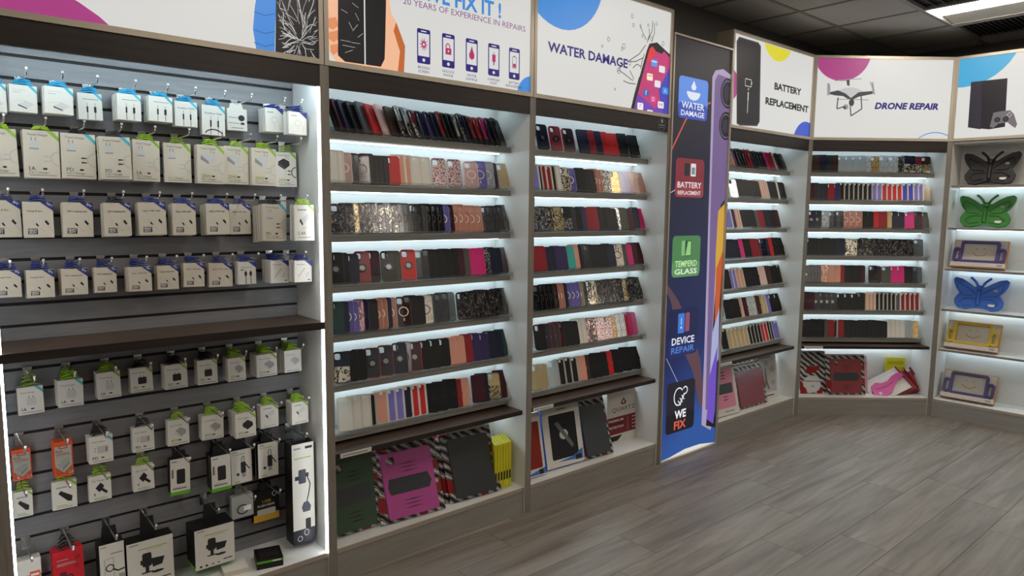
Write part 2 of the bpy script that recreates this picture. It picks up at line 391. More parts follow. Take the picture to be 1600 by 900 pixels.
# sign 2: hand with broken phone, five icons
o, p = sign(2, 'backlit sign with hand holding a broken phone and five phone icons')
SK = glow('#E9B391'); SKD = glow('#B9622F')
put(p, [(0.0251, 2.5957), (0.0762, 2.6583), (0.3139, 2.7352), (0.3323, 2.6005), (0.3587, 2.5662), (0.4054, 2.4664), (0.3975, 2.3306), (0.2899, 2.3251), (0.1617, 2.3192), (0.1003, 2.3272), (0.0644, 2.3437), (0.0354, 2.3767), (0.0219, 2.4381)], SK)
for pts in [[(0.0265, 2.5229), (0.062, 2.5346), (0.0733, 2.4996), (0.0462, 2.479), (0.0258, 2.486)], [(0.0283, 2.4654), (0.0699, 2.4804), (0.0753, 2.4468), (0.0482, 2.4264), (0.0278, 2.439)], [(0.0332, 2.4135), (0.0659, 2.424), (0.0713, 2.3928), (0.0471, 2.3732), (0.0327, 2.3869)]]: put(p, pts, glow('#D98A5E'))
put(p, [(0.3587, 2.5662), (0.4054, 2.4664), (0.3975, 2.3306), (0.3634, 2.3319), (0.3779, 2.4394), (0.3449, 2.5245)], SKD); put(p, [(0.0674, 2.3441), (0.1157, 2.3374), (0.29, 2.3363), (0.2899, 2.3251), (0.1617, 2.3192), (0.1003, 2.3272)], SKD)
put(p, [(0.0741, 2.7102), (0.311, 2.762), (0.3015, 2.4837), (0.2972, 2.3935), (0.2771, 2.357), (0.1008, 2.3542), (0.068, 2.3763)], BK)
put(p, [(0.1959, 2.7368), (0.2022, 2.7382), (0.2015, 2.3548), (0.1952, 2.3539)], glow('#D8D4D2'))
CR = [[(0.0812, 2.4424), (0.1297, 2.4422)], [(0.1327, 2.44), (0.176, 2.4414)], [(0.0899, 2.4224), (0.1509, 2.4212)], [(0.1396, 2.4896), (0.1648, 2.5209)], [(0.1532, 2.5673), (0.1712, 2.5383)], [(0.0865, 2.5708), (0.1164, 2.5605)], [(0.1219, 2.5241), (0.1397, 2.495)], [(0.1014, 2.392), (0.1383, 2.4084)], [(0.164, 2.4667), (0.1892, 2.4871)], [(0.1385, 2.6073), (0.169, 2.5918)]]
for a, b in CR: p.line([(a[0], a[1]-p.z0), (b[0], b[1]-p.z0)], .0022, glow('#A8A8A8'))
fin(o, p, 'broken_phone_picture')
p = MB(); p.y, p.z0, p.lim = .0056, ZSB+.001, (.022, .022, 1.178, ZST-ZSB-.024)
X = lambda c: (c[0], c[1]-(ZSB+.001))
a, b = X((0.3966, 2.6603)), X((1.1434, 2.6568)); zt = (a[1]+b[1])/2
p.text('20 YEARS OF EXPERIENCE IN REPAIRS', a[0], zt-.004, .029, PURP, w=b[0]-a[0])
a, b = X((0.5255, 2.6941)), X((0.9766, 2.7074)); p.text('WE FIX IT !', a[0]-.02, b[1]-.012, .072, BLUE, w=b[0]-a[0]+.02, bold=.03)
a, b = X((0.7961, 2.7472)), X((1.0571, 2.7922)); p.text('N IT', b[0]-.16, b[1]+.034, .07, NAVY, w=.16, bold=.03)
fin(o, p, 'lettering')
p = MB(); p.y, p.z0 = .0056, ZSB+.001
caps = ['BROKEN\nSCREEN', 'UNLOCK\nPHONE', 'WATER\nDAMAGE', 'CHARGER\nPORT', 'BATTERY\nREPLACEMENT']
for k, (c0, c1) in enumerate([((0.4684, 2.5684), (0.5464, 2.4356)), ((0.6089, 2.5693), (0.6882, 2.4351)), ((0.7498, 2.5689), (0.8301, 2.4335)), ((0.8903, 2.5672), (0.9713, 2.4339)), ((1.0298, 2.5673), (1.1067, 2.4326))]):
    cx = (c0[0]+c1[0])/2; ztop = c0[1]-p.z0-.008; h = .158; w = .074; z0 = ztop-h
    p.rrect(cx-w/2, z0, cx+w/2, ztop, .008, NAVY); p.rect(cx-w/2+.006, z0+.034, cx+w/2-.006, ztop-.02, glow('#CFCFD0')); p.disc(cx, z0+.017, .008, .008, SW); p.rect(cx-.015, ztop-.013, cx+.015, ztop-.008, SW)
    zc = z0+.088; RD = glow('#A8245E')
    if k == 0:
        P = []
        for j in range(20): rr_ = (.026, .010)[j % 2]; P.append((cx+rr_*math.cos(j*math.pi/10), zc+rr_*1.3*math.sin(j*math.pi/10)))
        p.poly(P, RD); p.disc(cx, zc, .006, .006, glow('#CFCFD0'))
    elif k == 1: p.rect(cx-.017, zc-.026, cx+.017, zc+.004, RD); p.arc(cx-.003, zc+.008, .011, .016, .006, RD, -10, 190); p.disc(cx, zc-.01, .004, .006, glow('#CFCFD0'))
    elif k == 2: p.poly([(cx, zc+.036), (cx+.008, zc+.014), (cx+.017, zc-.006), (cx+.014, zc-.022), (cx, zc-.03), (cx-.014, zc-.022), (cx-.017, zc-.006), (cx-.008, zc+.014)], RD)
    elif k == 3: p.rect(cx-.011, zc-.018, cx+.011, zc+.018, RD); p.rect(cx-.007, zc+.018, cx+.007, zc+.030, glow('#B9B4BA')); p.rect(cx-.004, zc-.034, cx+.004, zc-.018, RD)
    else: p.line([(cx-.013, zc-.03), (cx+.013, zc-.03), (cx+.013, zc+.026), (cx-.013, zc+.026), (cx-.013, zc-.03)], .003, glow('#6B5A6B')); p.rect(cx-.010, zc-.027, cx+.010, zc-.008, RD); p.rect(cx-.005, zc+.027, cx+.005, zc+.032, glow('#6B5A6B'))
    for i, s in enumerate(caps[k].split('\n')): p.text(s, cx, z0-.024-.018*i, .0125, NAVY, align='C')
fin(o, p, 'repair_icons')
p = MB(); p.y, p.z0, p.lim = .0056, ZSB+.001, (.022, .022, 1.178, .65)
put(p, circ(1.2, ZSB+.0, .11), BLUE); fin(o, p, 'blue_circle')
# sign 3: water damage
o, p = sign(3, 'backlit water damage sign with blue circle and splashing phone')
put(p, circ(*(0.2125, 3.0433, 0.3294)), BLUE); fin(o, p, 'blue_circle')
p = MB(); p.y, p.z0, p.lim = .0056, ZSB+.001, (.022, .022, 1.178, .65)
a, b = (0.1068, 2.604), (0.7714, 2.614)
p.text('WATER DAMAGE', a[0], (a[1]+b[1])/2-p.z0-.026, .052, NAVY, w=b[0]-a[0], bold=.03); fin(o, p, 'lettering')
p = MB(); p.y, p.z0, p.lim = .0056, ZSB+.001, (.022, .022, 1.178, .65)
put(p, [(0.8024, 2.3221), (0.949, 2.7161), (0.9719, 2.758), (1.0471, 2.7777), (1.188, 2.7209), (1.2109, 2.3294)], BK)
put(p, [(0.8323, 2.3288), (0.9735, 2.7275), (1.004, 2.7477), (1.0372, 2.7218), (1.0958, 2.715), (1.1209, 2.7345), (1.1823, 2.7041), (1.204, 2.3328)], glow('#B8326E'))
put(p, [(0.8323, 2.3288), (0.8757, 2.445), (1.0496, 2.37), (1.1915, 2.5455), (1.204, 2.3328)], glow('#6A3FA8')); put(p, [(0.9735, 2.7275), (1.004, 2.7477), (1.0372, 2.7218), (0.9899, 2.6527), (0.9463, 2.6465)], glow('#D2353A')); put(p, [(1.0755, 2.4916), (1.1855, 2.6488), (1.204, 2.3328), (1.1236, 2.3333)], glow('#3C3FA8'))
ic = ['#4F8FE0', '#D8D8DC', '#E8E0C8', '#D8D8DC', '#3B5BA8', '#D0408A', '#E8E8EA', '#E0E0E4', '#3B82D8', '#D8D8DC']
for k, (c0, c1) in enumerate([((0.9954, 2.669), (1.0544, 2.6424)), ((1.0738, 2.6412), (1.1343, 2.6139)), ((0.956, 2.5784), (1.0143, 2.551)), ((1.0338, 2.5456), (1.0937, 2.5176)), ((0.9235, 2.4776), (0.9814, 2.4493)), ((0.9943, 2.4468), (1.0535, 2.4179)), ((0.8721, 2.3907), (0.9292, 2.3617)), ((1.0729, 2.42), (1.1336, 2.3905)), ((1.1136, 2.512), (1.175, 2.4833)), ((0.9671, 2.3577), (1.026, 2.328))]):
    w = c1[0]-c0[0]; cx, cz = c0[0]+w/2, c0[1]-p.z0-.02
    p.poly(clip(rr(cx-w/2, cz-.021, cx+w/2, cz+.021, .008), *p.lim), glow(ic[k]))
    if k == 4: p.text('f', cx, cz-.013, .030, SW, align='C', bold=.02)
    elif k == 5: p.arc(cx, cz, .011, .011, .004, SW)
    elif k == 7: p.line([(cx-.013, cz-.01), (cx-.013, cz+.01), (cx, cz-.002), (cx+.013, cz+.01), (cx+.013, cz-.01)], .004, glow('#C0392B'))
    elif k == 8: p.text('A', cx, cz-.011, .024, SW, align='C')
    elif k == 6: p.line([(cx-.006, cz-.01), (cx-.006, cz+.01), (cx+.008, cz+.012), (cx+.008, cz-.008)], .003, glow('#C03A9B'))
    elif k in (0, 2): p.rect(cx-w/2+.004, cz+.004, cx+w/2-.004, cz+.012, glow('#C8D8F0' if k == 0 else '#E0A83A'))
fin(o, p, 'phone_screen_picture')
p = MB(); p.y, p.z0 = .0056, ZSB+.001; DRP = glow('#3A3A3C')
for c in [(0.8004, 2.8913, 0.012), (0.8146, 2.8417, 0.01), (0.8807, 2.8494, 0.009), (0.5941, 2.7235, 0.012), (0.5404, 2.6752, 0.007), (0.7153, 2.6877, 0.01), (0.7321, 2.7052, 0.015), (0.7891, 2.6165, 0.014), (0.6918, 2.5582, 0.018), (1.0347, 2.8879, 0.01), (0.9538, 2.866, 0.008), (1.1053, 2.7792, 0.014), (0.6618, 2.4465, 0.006), (0.9018, 2.7925, 0.009), (0.989, 2.7916, 0.012)]:
    p.arc(c[0], c[1]-p.z0, c[2]*.8, c[2], .003, DRP, n=12)
for c in [[(0.8746, 2.8484), (0.9072, 2.8086), (0.9397, 2.7759)], [(0.9467, 2.7617), (0.9929, 2.8383), (0.996, 2.9002)], [(0.9902, 2.7687), (1.0184, 2.8349), (1.0093, 2.8872)], [(0.9351, 2.7446), (0.8765, 2.6822), (0.8059, 2.6415), (0.7653, 2.6169)], [(0.9143, 2.6649), (0.8424, 2.6317), (0.7828, 2.6231)], [(0.8985, 2.6091), (0.8552, 2.6183), (0.8202, 2.5907)], [(0.6806, 2.5492), (0.7136, 2.5909), (0.7366, 2.6016)], [(0.6976, 2.559), (0.7629, 2.5377), (0.8237, 2.5152)], [(0.7349, 2.5041), (0.7886, 2.4957), (0.8487, 2.4993)], [(0.7911, 2.5716), (0.8226, 2.5379), (0.8293, 2.5236)], [(0.8831, 2.5457), (0.8503, 2.4651), (0.8187, 2.362)], [(0.9254, 2.6895), (0.9031, 2.6403), (0.8931, 2.593)], [(0.9521, 2.7779), (0.9691, 2.8113), (0.961, 2.8482)]]:
    p.line([(u, z-p.z0) for u, z in c], .005, DRP)
fin(o, p, 'splash_picture')
st = MB(); st.y = -.0052
st.disc(1.12, -.047, .04, .045, mat('#1A1A22', .3, name='sticker')); st.arc(1.12, -.047, .036, .041, .002, mat('#8A8A92', .4)); st.disc(1.12, -.024, .009, .012, mat('#B8B8C0', .4)); st.rect(1.092, -.053, 1.148, -.046, mat('#8A8A92', .4)); st.rect(1.095, -.066, 1.145, -.063, mat('#8A8A92', .4))
s = st.obj('round_sticker', None, (1.2, .0085, ZSB)); tag(s, 'round black sticker on the dark valance under the water damage sign', 'sticker')
# sign 4
o, p = sign(4, 'backlit battery replacement sign with black phone and yellow semicircle')
put(p, [(0.0342, 2.7329), (0.0693, 2.7067), (0.0895, 2.6648), (0.0951, 2.5985), (0.0741, 2.5514), (0.0432, 2.5257)], MAG); fin(o, p, 'colour_circle'); p = MB(); p.y, p.z0, p.lim = .0056, ZSB+.001, (.022, .022, 1.178, .65)
put(p, circ(*(0.617, 3.1121, 0.2415)), glow('#D5CB2E')); fin(o, p, 'colour_circle'); p = MB(); p.y, p.z0, p.lim = .0056, ZSB+.001, (.022, .022, 1.178, .65); put(p, circ(*(1.1231, 2.2483, 0.2171)), glow('#3450B8')); fin(o, p, 'colour_circle')
p = MB(); p.y, p.z0 = .0056, ZSB+.001
P = [(u, z-p.z0) for u, z in [(0.0984, 2.3606), (0.0507, 2.9287), (0.0806, 2.9643), (0.3372, 2.9657), (0.3748, 2.9443), (0.4082, 2.4018), (0.3754, 2.3661), (0.1414, 2.3507)]]; p.poly(P, glow('#3A3639'))
cx = sum(a for a, b in P)/8; cz = sum(b for a, b in P)/8
P2 = [(cx+(a-cx)*.93, cz+(b-cz)*.965) for a, b in P]; p.poly(P2, glow('#1E1B1D'))
cz = 2.6683-p.z0; p.line([(cx-.045, cz-.03), (cx+.035, cz-.03), (cx+.035, cz+.02), (cx-.045, cz+.02), (cx-.045, cz-.03)], .005, SW); p.rect(cx+.037, cz-.012, cx+.045, cz+.004, SW)
p.rect(cx-.006, cz-.13, cx+.006, cz-.07, SW); p.rect(cx-.0035, cz-.22, cx+.0035, cz-.13, SW); p.disc(cx, cz-.05, .006, .008, SW); fin(o, p, 'phone_picture')
for s, a, b in (('BATTERY', (0.5955, 2.6623), (1.0101, 2.6865)), ('REPLACEMENT', (0.4766, 2.5449), (1.1416, 2.5593))):
    p = MB(); p.y, p.z0 = .0056, ZSB+.001; p.text(s, a[0], (a[1]+b[1])/2-p.z0-.012, .05, BK, w=b[0]-a[0], bold=.04); fin(o, p, 'lettering')
# sign 5
o, p = sign(5, 'backlit drone repair sign with magenta circle and white drone')
put(p, circ(*(0.2246, 3.0376, 0.236)), MAG); fin(o, p, 'colour_circle'); p = MB(); p.y, p.z0 = .0056, ZSB+.001
c = (1.037, 2.1758, 0.2218); p.arc(c[0], c[1]-p.z0, c[2], c[2], .007, BLUE, 52, 128); fin(o, p, 'colour_circle')
p = MB(); p.y, p.z0 = .0056, ZSB+.001
Q = lambda L: [(u, z-ZSB-.001) for u, z in L]
DG, MG, LG = glow('#3A3A3E'), glow('#8E8E92'), glow('#B9B9BB')
p.poly(Q([(0.1314, 2.7102), (0.2042, 2.7265), (0.2662, 2.7477), (0.3186, 2.7535), (0.3723, 2.7389), (0.4264, 2.7192), (0.4894, 2.7251), (0.5013, 2.7048), (0.4284, 2.6885), (0.3763, 2.6776), (0.3354, 2.6566), (0.2932, 2.6561), (0.2493, 2.6811), (0.1857, 2.6854), (0.1376, 2.695)]), DG)
p.poly(Q([(0.2042, 2.7265), (0.2662, 2.7477), (0.3186, 2.7535), (0.3723, 2.7389), (0.4264, 2.7192), (0.374, 2.7134), (0.3136, 2.6666), (0.2691, 2.7018)]), LG)
for pts in [[(0.1113, 2.7813), (0.1323, 2.7816), (0.1401, 2.7409), (0.138, 2.6899), (0.1172, 2.6845)], [(0.4743, 2.7913), (0.4898, 2.7966), (0.5126, 2.6948), (0.4908, 2.7047)], [(0.2672, 2.814), (0.2935, 2.8143), (0.2968, 2.7634), (0.2754, 2.7682)]]: p.poly(Q(pts), MG if pts[0][0] < .2 or pts[0][0] > .4 else DG)
for pts in [[(0.1731, 2.8025), (0.2725, 2.814), (0.3932, 2.8207)], [(0.1982, 2.6548), (0.3249, 2.6565), (0.4626, 2.6532)], [(0.1168, 2.7763), (0.138, 2.6899)], [(0.4631, 2.8013), (0.507, 2.6998)]]: p.line(Q(pts), .006, MG)
for pts in [[(0.2078, 2.6703), (0.203, 2.578), (0.2651, 2.5993)], [(0.3971, 2.683), (0.4092, 2.5807), (0.323, 2.523), (0.3127, 2.6)]]: p.line(Q(pts), .009, DG)
p.disc(*Q([(0.276, 2.5944)])[0], .022, .022, MG); p.disc(*Q([(0.2658, 2.5891)])[0], .012, .012, DG); p.disc(*Q([(0.3213, 2.6308)])[0], .022, .03, DG)
fin(o, p, 'drone_picture')
p = MB(); p.y, p.z0 = .0056, ZSB+.001
a, b = (0.5143, 2.5923), (1.0431, 2.6145); p.text('DRONE REPAIR', a[0], (a[1]+b[1])/2-p.z0-.02, .05, NAVY, w=b[0]-a[0], bold=.045, shear=.2); fin(o, p, 'lettering')
# sign 6
o, p = sign(6, 'backlit sign with cyan circle, black game console and controller')
put(p, circ(*(0.0537, 3.138, 0.3825)), glow('#42A0CC')); fin(o, p, 'cyan_circle')
p = MB(); p.y, p.z0 = .0056, ZSB+.001
p.poly(Q([(0.1122, 2.7917), (0.3574, 2.7908), (0.3683, 2.4169), (0.2627, 2.4051), (0.1156, 2.4316)]), glow('#1B1820')); p.poly(Q([(0.1122, 2.7917), (0.1871, 2.79), (0.2059, 2.4095), (0.1156, 2.4316)]), glow('#2A2630'))
p.poly(Q([(0.2656, 2.425), (0.2835, 2.5332), (0.3256, 2.5392), (0.3924, 2.5427), (0.4197, 2.5108), (0.4463, 2.4303), (0.4361, 2.4018), (0.4096, 2.4235), (0.3826, 2.4503), (0.324, 2.4452), (0.2923, 2.4129)]), glow('#6A6468'))
for c in [(0.3133, 2.4759), (0.3682, 2.4761)]: p.disc(c[0], c[1]-p.z0, .02, .02, BK); p.disc(c[0], c[1]-p.z0, .01, .01, DG)
for c in [(0.3897, 2.5233), (0.4034, 2.5074), (0.3919, 2.4937), (0.3782, 2.5097)]: p.disc(c[0], c[1]-p.z0, .005, .005, LG)
fin(o, p, 'console_picture')

# ------------------------------------------------------------------ tall backlit banner
bx0, bw, bz = 2.4, 0.6867, 2.8643
o = thing('banner_stand', 'tall backlit banner of phone services between two display units', 'banner', (bx0, 0, 0))
MB().box(.003, bw-.003, .01, .06, 0, bz).obj('box', o, m=mat('#8F887D', .5))
MB().box(.003, .015, -.012, .01, 0, bz).box(bw-.015, bw-.003, -.012, .01, 0, bz).box(.015, bw-.015, -.012, .01, bz-.012, bz).box(.015, bw-.015, -.012, .01, 0, .012).obj('frame', o, m=ALU)
m, t, b = nodemat('banner_gradient'); v = coords(t, (1, 1, 1)); sx = node(t, 'ShaderNodeSeparateXYZ'); t.links.new(v, sx.inputs[0])
mr = node(t, 'ShaderNodeMapRange'); mr.inputs['From Max'].default_value = bz; t.links.new(sx.outputs['Z'], mr.inputs['Value'])
mm = node(t, 'ShaderNodeMath', operation='MULTIPLY_ADD'); mm.inputs[1].default_value = -.18; t.links.new(sx.outputs['X'], mm.inputs[0]); t.links.new(mr.outputs[0], mm.inputs[2])
c = ramp(t, mm.outputs[0], [(.0, '#2A559E'), (.08, '#224186'), (.22, '#182458'), (.48, '#1D2140'), (.8, '#1C1A20')])
t.links.new(c, b.inputs['Emission Color']); b.inputs['Emission Strength'].default_value = .9; b.inputs['Base Color'].default_value = (.02, .02, .03, 1); b.inputs['Roughness'].default_value = .4
pn = MB(); pn.prism([(.016, .016), (.12, .022), (.30, .046), (.48, .044), (.60, .026), (bw-.016, .016), (bw-.016, bz-.012), (.016, bz-.012)], .0, .006); pn.obj('printed_fabric', o, m=m)
MB().box(.015, bw-.015, .0065, .0095, .012, .1).obj('lit_edge', o, m=glow('#D8D6D2'))
p = MB(); p.y = -.0004; p.z0 = 0
B = lambda L: [(u, z) for u, z in L]
put_b = lambda pts, mm_: p.poly(clip(pts, .016, .05, bw-.016, bz-.014), mm_)
put_b([(-0.0155, 1.2407), (0.0744, 1.1268), (0.1766, 0.8527), (0.3566, 0.6024), (0.4703, 0.3026), (0.5119, 0.3905), (0.444, 0.6832), (0.3382, 0.8801), (0.1602, 1.1203), (0.0109, 1.2605)], glow('#5A4048'))
p.line(B([(-0.027, 2.0488), (0.1702, 2.3358), (0.4405, 2.4726)]), .012, glow('#C2574A')); p.line(B([(-0.0146, 1.8305), (0.3988, 1.9931)]), .006, glow('#B9A6B0'))
p.line(B([(0.0477, 0.7353), (0.196, 0.5348)]), .004, glow('#B9B6C0'))
LIL, LI2 = glow('#6E5A86'), glow('#A294B4')
put_b([(0.4508, 2.645), (0.4856, 2.6923), (0.5776, 2.7134), (0.6841, 2.684), (0.6651, 1.594), (0.6677, 0.2669), (0.6123, 0.1214), (0.4945, 0.1835), (0.4917, 0.677), (0.4695, 1.8636)], LI2)
put_b([(0.4831, 2.6235), (0.5182, 2.6709), (0.6862, 2.6578), (0.6671, 1.7774), (0.5949, 1.663), (0.5677, 0.285), (0.535, 0.2909), (0.4948, 1.7303)], LIL)
put_b([(0.6184, 1.7767), (0.6642, 1.8139), (0.6998, 0.9369), (0.6781, 0.1278), (0.5518, 0.1674), (0.5701, 0.4764)], BK)
put_b([(0.5897, 1.7311), (0.6664, 1.7865), (0.6806, 1.5014), (0.6447, 1.2238), (0.6086, 0.9455), (0.5817, 1.4119)], glow('#C79A3A')); put_b([(0.5968, 1.3192), (0.676, 1.4551), (0.6591, 1.0352), (0.6075, 0.8514)], glow('#B8562E'))
put_b([(0.583, 0.854), (0.6591, 1.0352), (0.6717, 0.6533), (0.5701, 0.4764)], glow('#9FA6C8')); put_b([(0.5666, 0.5246), (0.656, 0.751), (0.6593, 0.2684), (0.6421, 0.1643), (0.5566, 0.2148)], glow('#6A4CB8'))
for x_, y_, r_ in [(0.6459, 2.5561, 0.09), (0.6397, 2.3301, 0.085)]:
    for rr_, mm_ in ((1, BK), (.86, LIL), (.78, BK), (.5, glow('#2B2A38'))): put_b(circ(x_, y_, r_*rr_, r_*rr_*1.15), mm_)
fin(o, p, 'phone_picture')
tiles = [('WATER\nDAMAGE', '#5A86D8', '#D8DCE8', '#D8DCE8', [(0.0755, 2.6208), (0.4054, 2.3273)]), ('BATTERY\nREPLACEMENT', '#7A3038', '#D8D0D2', '#D8D0D2', [(0.0731, 2.0915), (0.3966, 1.8089)]), ('TEMPERD\nGLASS', '#4A7A4C', '#B8D8A0', '#D8E8D0', [(0.0691, 1.5744), (0.3881, 1.2703)]), ('DEVICE\nREPAIR', '#1E2348', '#D8DCE8', '#4A78C8', [(0.0633, 1.0755), (0.3947, 0.7221)]), ('WE\nFIX', '#22202A', '#E8E8EC', '#D0584C', [(0.0645, 0.5643), (0.3924, 0.1799)])]
for k, (tx, bg, c1, c2, ((ua, za), (ub, zb))) in enumerate(tiles):
    p = MB(); p.y = -.0022; z1, z0 = za-.012, zb+.012; w = ub-ua; h = z1-z0; cx = (ua+ub)/2
    p.rrect(ua, z0, ub, z1, .03, glow(bg)); p.rrect(ua, z0, ub, z0+h*.38, .03, glow({0: '#3A4EA8', 1: '#8A3A40', 2: '#5A8A58', 3: '#262C5A', 4: '#17161C'}[k]))
    l1, l2 = tx.split('\n'); M1, M2 = glow(c1), glow(c2)
    if k == 4: p.text(l1, cx, z0+h*.27, h*.16, M1, w=w*.4, align='C', bold=.03); p.text(l2, cx, z0+h*.06, h*.16, M2, w=w*.42, align='C', bold=.03)
    else: p.text(l1, cx, z0+h*.25, h*(.15 if k else .16), M1, w=w*(.78 if k != 1 else .84), align='C', bold=.02); p.text(l2, cx, z0+h*.07, h*(.13 if k != 1 else .1), M2, w=w*.8, align='C', bold=.02)
    zi = z0+h*.68
    if k == 0: p.poly([(cx, zi+h*.26), (cx+w*.09, zi+h*.1), (cx+w*.05, zi+h*.03), (cx-w*.05, zi+h*.03), (cx-w*.09, zi+h*.1)], M1); p.disc(cx, zi-h*.02, w*.23, h*.2, M1, 180, 360)
    elif k == 1: p.rrect(cx-w*.2, zi-h*.13, cx-w*.02, zi+h*.2, .006, glow('#2A2A30')); p.rrect(cx+w*.02, zi-h*.13, cx+w*.2, zi+h*.2, .006, M1); p.rect(cx+w*.05, zi-h*.08, cx+w*.17, zi+h*.1, glow('#6A8A8C'))
    elif k == 2: p.rrect(cx-w*.18, zi-h*.16, cx+w*.04, zi+h*.2, .008, glow('#7AB070')); p.rrect(cx-w*.06, zi-h*.18, cx+w*.17, zi+h*.2, .008, glow('#2C4A30')); p.poly([(cx-w*.04, zi-h*.16), (cx+w*.15, zi-h*.16), (cx+w*.15, zi+h*.18), (cx+w*.04, zi+h*.18)], glow('#8FC07A'))
    elif k == 3: p.rrect(cx-w*.2, zi-h*.2, cx+w*.02, zi+h*.22, .008, glow('#3A74C8')); p.rrect(cx+w*.05, zi-h*.18, cx+w*.2, zi+h*.22, .008, glow('#8A4A60')); p.rect(cx-w*.1, zi-h*.02, cx-w*.08, zi+h*.12, M1); p.disc(cx-w*.09, zi-h*.08, .008, .008, M1)
    else:
        p.arc(cx-w*.08, zi+h*.02, w*.16, h*.17, .009, M1, 40, 300); p.arc(cx+w*.14, zi+h*.12, w*.08, h*.07, .009, M1, -120, 150); p.line([(cx-w*.02, zi-h*.12), (cx+w*.12, zi+h*.06)], .012, M1)
        for j in range(3): p.line([(cx-w*.0+j*w*.06, zi-h*.16+j*h*.05), (cx-w*.1+j*w*.06, zi-h*.06+j*h*.05)], .007, M1)
    fin(o, p, 'service_tile')

# ------------------------------------------------------------------ phone cases
CC = {'K': ('#131315', 'black'), 'N': ('#1B2036', 'navy'), 'R': ('#8E1C26', 'dark red'), 'R2': ('#C4262A', 'bright red'), 'B': ('#3F1520', 'burgundy'), 'P': ('#D42A7C', 'hot pink'), 'L': ('#7D78C8', 'lilac'), 'U': ('#372A58', 'purple'),
      'T': ('#3AA8A0', 'teal'), 'T2': ('#22403E', 'dark teal'), 'G': ('#55575A', 'grey'), 'A': ('#2E3038', 'slate'), 'S': ('#D79A86', 'rose pink'), 'H': ('#E3BDB6', 'pale pink'), 'W': ('#D9D6CE', 'white'), 'C': ('#C4CACC', 'silvery'),
      'O': ('#C2AA78', 'beige gold'), 'D': ('#42281F', 'brown'), 'Y': ('#4E4F47', 'olive grey'), 'V': ('#3D44B8', 'royal blue'), 'X': ('#B08090', 'multicoloured')}
KN = {'p': ('phone_case', 'phone case'), 'r': ('ring_stand_case', 'ring-stand phone case'), 'm': ('magnetic_case', 'magnetic-ring phone case'), 'g': ('glitter_case', 'glitter phone case'), 'w': ('wallet_case', 'wallet phone case'), 'k': ('packaged_case', 'packaged phone case'),
      'f': ('patterned_case', 'foil-patterned phone case'), 'c': ('clear_case', 'see-through phone case'), 'b': ('rugged_case', 'rugged phone case'), 'x': ('printed_case', 'printed phone case')}
CWID, CHT, CT = .077, .158, .0085
def chamfer(me, off=.0018):
    bm = bmesh.new(); bm.from_mesh(me); bm.normal_update(); ym = min(v.co.y for v in bm.verts)
    E = [e for e in bm.edges if all(abs(v.co.y-ym) < 1e-6 for v in e.verts) and len(e.link_faces) == 2 and abs(e.link_faces[0].normal.dot(e.link_faces[1].normal)) < .5]
    bmesh.ops.bevel(bm, geom=E, offset=off, segments=2, affect='EDGES', profile=.5); bm.to_mesh(me); bm.free(); return me
def none_slot(me): me.materials.clear(); me.materials.append(None); return me
hole = rr(-.031, .118, -.004, .150, .008)
ME = {'p': none_slot(chamfer(slab(rr(-.0385, 0, .0385, CHT, .015), [hole], CT, name='case_shell'))),
      'w': none_slot(chamfer(slab(rr(-.039, 0, .039, .160, .007, 3), [], .0115, name='wallet_shell'))),
      'k': none_slot(slab(rr(-.040, 0, .040, .166, .008, 3), [], CT, name='pack_shell')),
      'insert': none_slot(slab(rr(-.033, .004, .029, .158, .008, 3), [], .0012, name='insert', y0=-.0012)),
      'sticker': none_slot(slab(circ(.004, .149, .0085, n=14), [], .0006, name='sticker', y0=-.002)),
      'ring': none_slot(slab(circ(0, .075, .021, n=20), [circ(0, .075, .0135, n=16)], .004, name='ring', y0=-.004)),
      'disc': none_slot(slab(circ(0, .075, .013, n=16), [], .002, name='disc', y0=-.002)),
      'mag': none_slot(slab(circ(0, .078, .026, n=22), [circ(0, .078, .0215, n=22)], .001, name='mag', y0=-.001)),
      'stem': none_slot(slab(rr(-.0025, .028, .0025, .044, .002, 2), [], .001, name='stem', y0=-.001)),
      'rim': none_slot(slab(rr(-.0388, -.0003, .0388, CHT+.0003, .015), [rr(-.0362, .0024, .0362, CHT-.0024, .013)], CT+.002, name='rim', y0=-.0015)),
      'camrim': none_slot(slab(rr(-.0335, .1155, -.0015, .1525, .009), [hole], .0025, name='camrim', y0=-.0025)),
      'clasp': none_slot(slab(rr(.012, .066, .040, .088, .004, 2), [], .0025, name='clasp', y0=-.0025)),
      'pocket': none_slot(slab(rr(-.036, .012, .036, .104, .003, 2), [], .0012, name='pocket', y0=-.0012)),
      'print': none_slot(slab(rr(-.0375, .004, .0375, .082, .006, 2), [], .0006, name='print', y0=-.0006)),
      'pad': none_slot(slab(rr(-.037, .004, .037, .028, .006, 2), [], .003, name='pad', y0=-.003)),
      'spine': none_slot(slab(rr(.006, .045, .037, .075, .006, 2), [rr(.012, .052, .030, .068, .004, 2)], .003, name='spine', y0=-.003))}
GL = {'X': speckle('glitter_multi', 230, [(0, '#D9C2C8'), (.3, '#A8306A'), (.5, '#C9C3B0'), (.7, '#6B4A2C'), (.85, '#E8E4E0')]), 'O': speckle('glitter_gold', 260, [(0, '#B98A3C'), (.4, '#E8D6A0'), (.7, '#8A6428')]),
      'C': speckle('glitter_silver', 260, [(0, '#C9CED2'), (.4, '#EEF0F0'), (.7, '#8C9498')]), 'K': speckle('glitter_black', 240, [(0, '#1A1A1C'), (.5, '#8C8C84'), (.75, '#2E2C28'), (.9, '#D8D4C4')])}
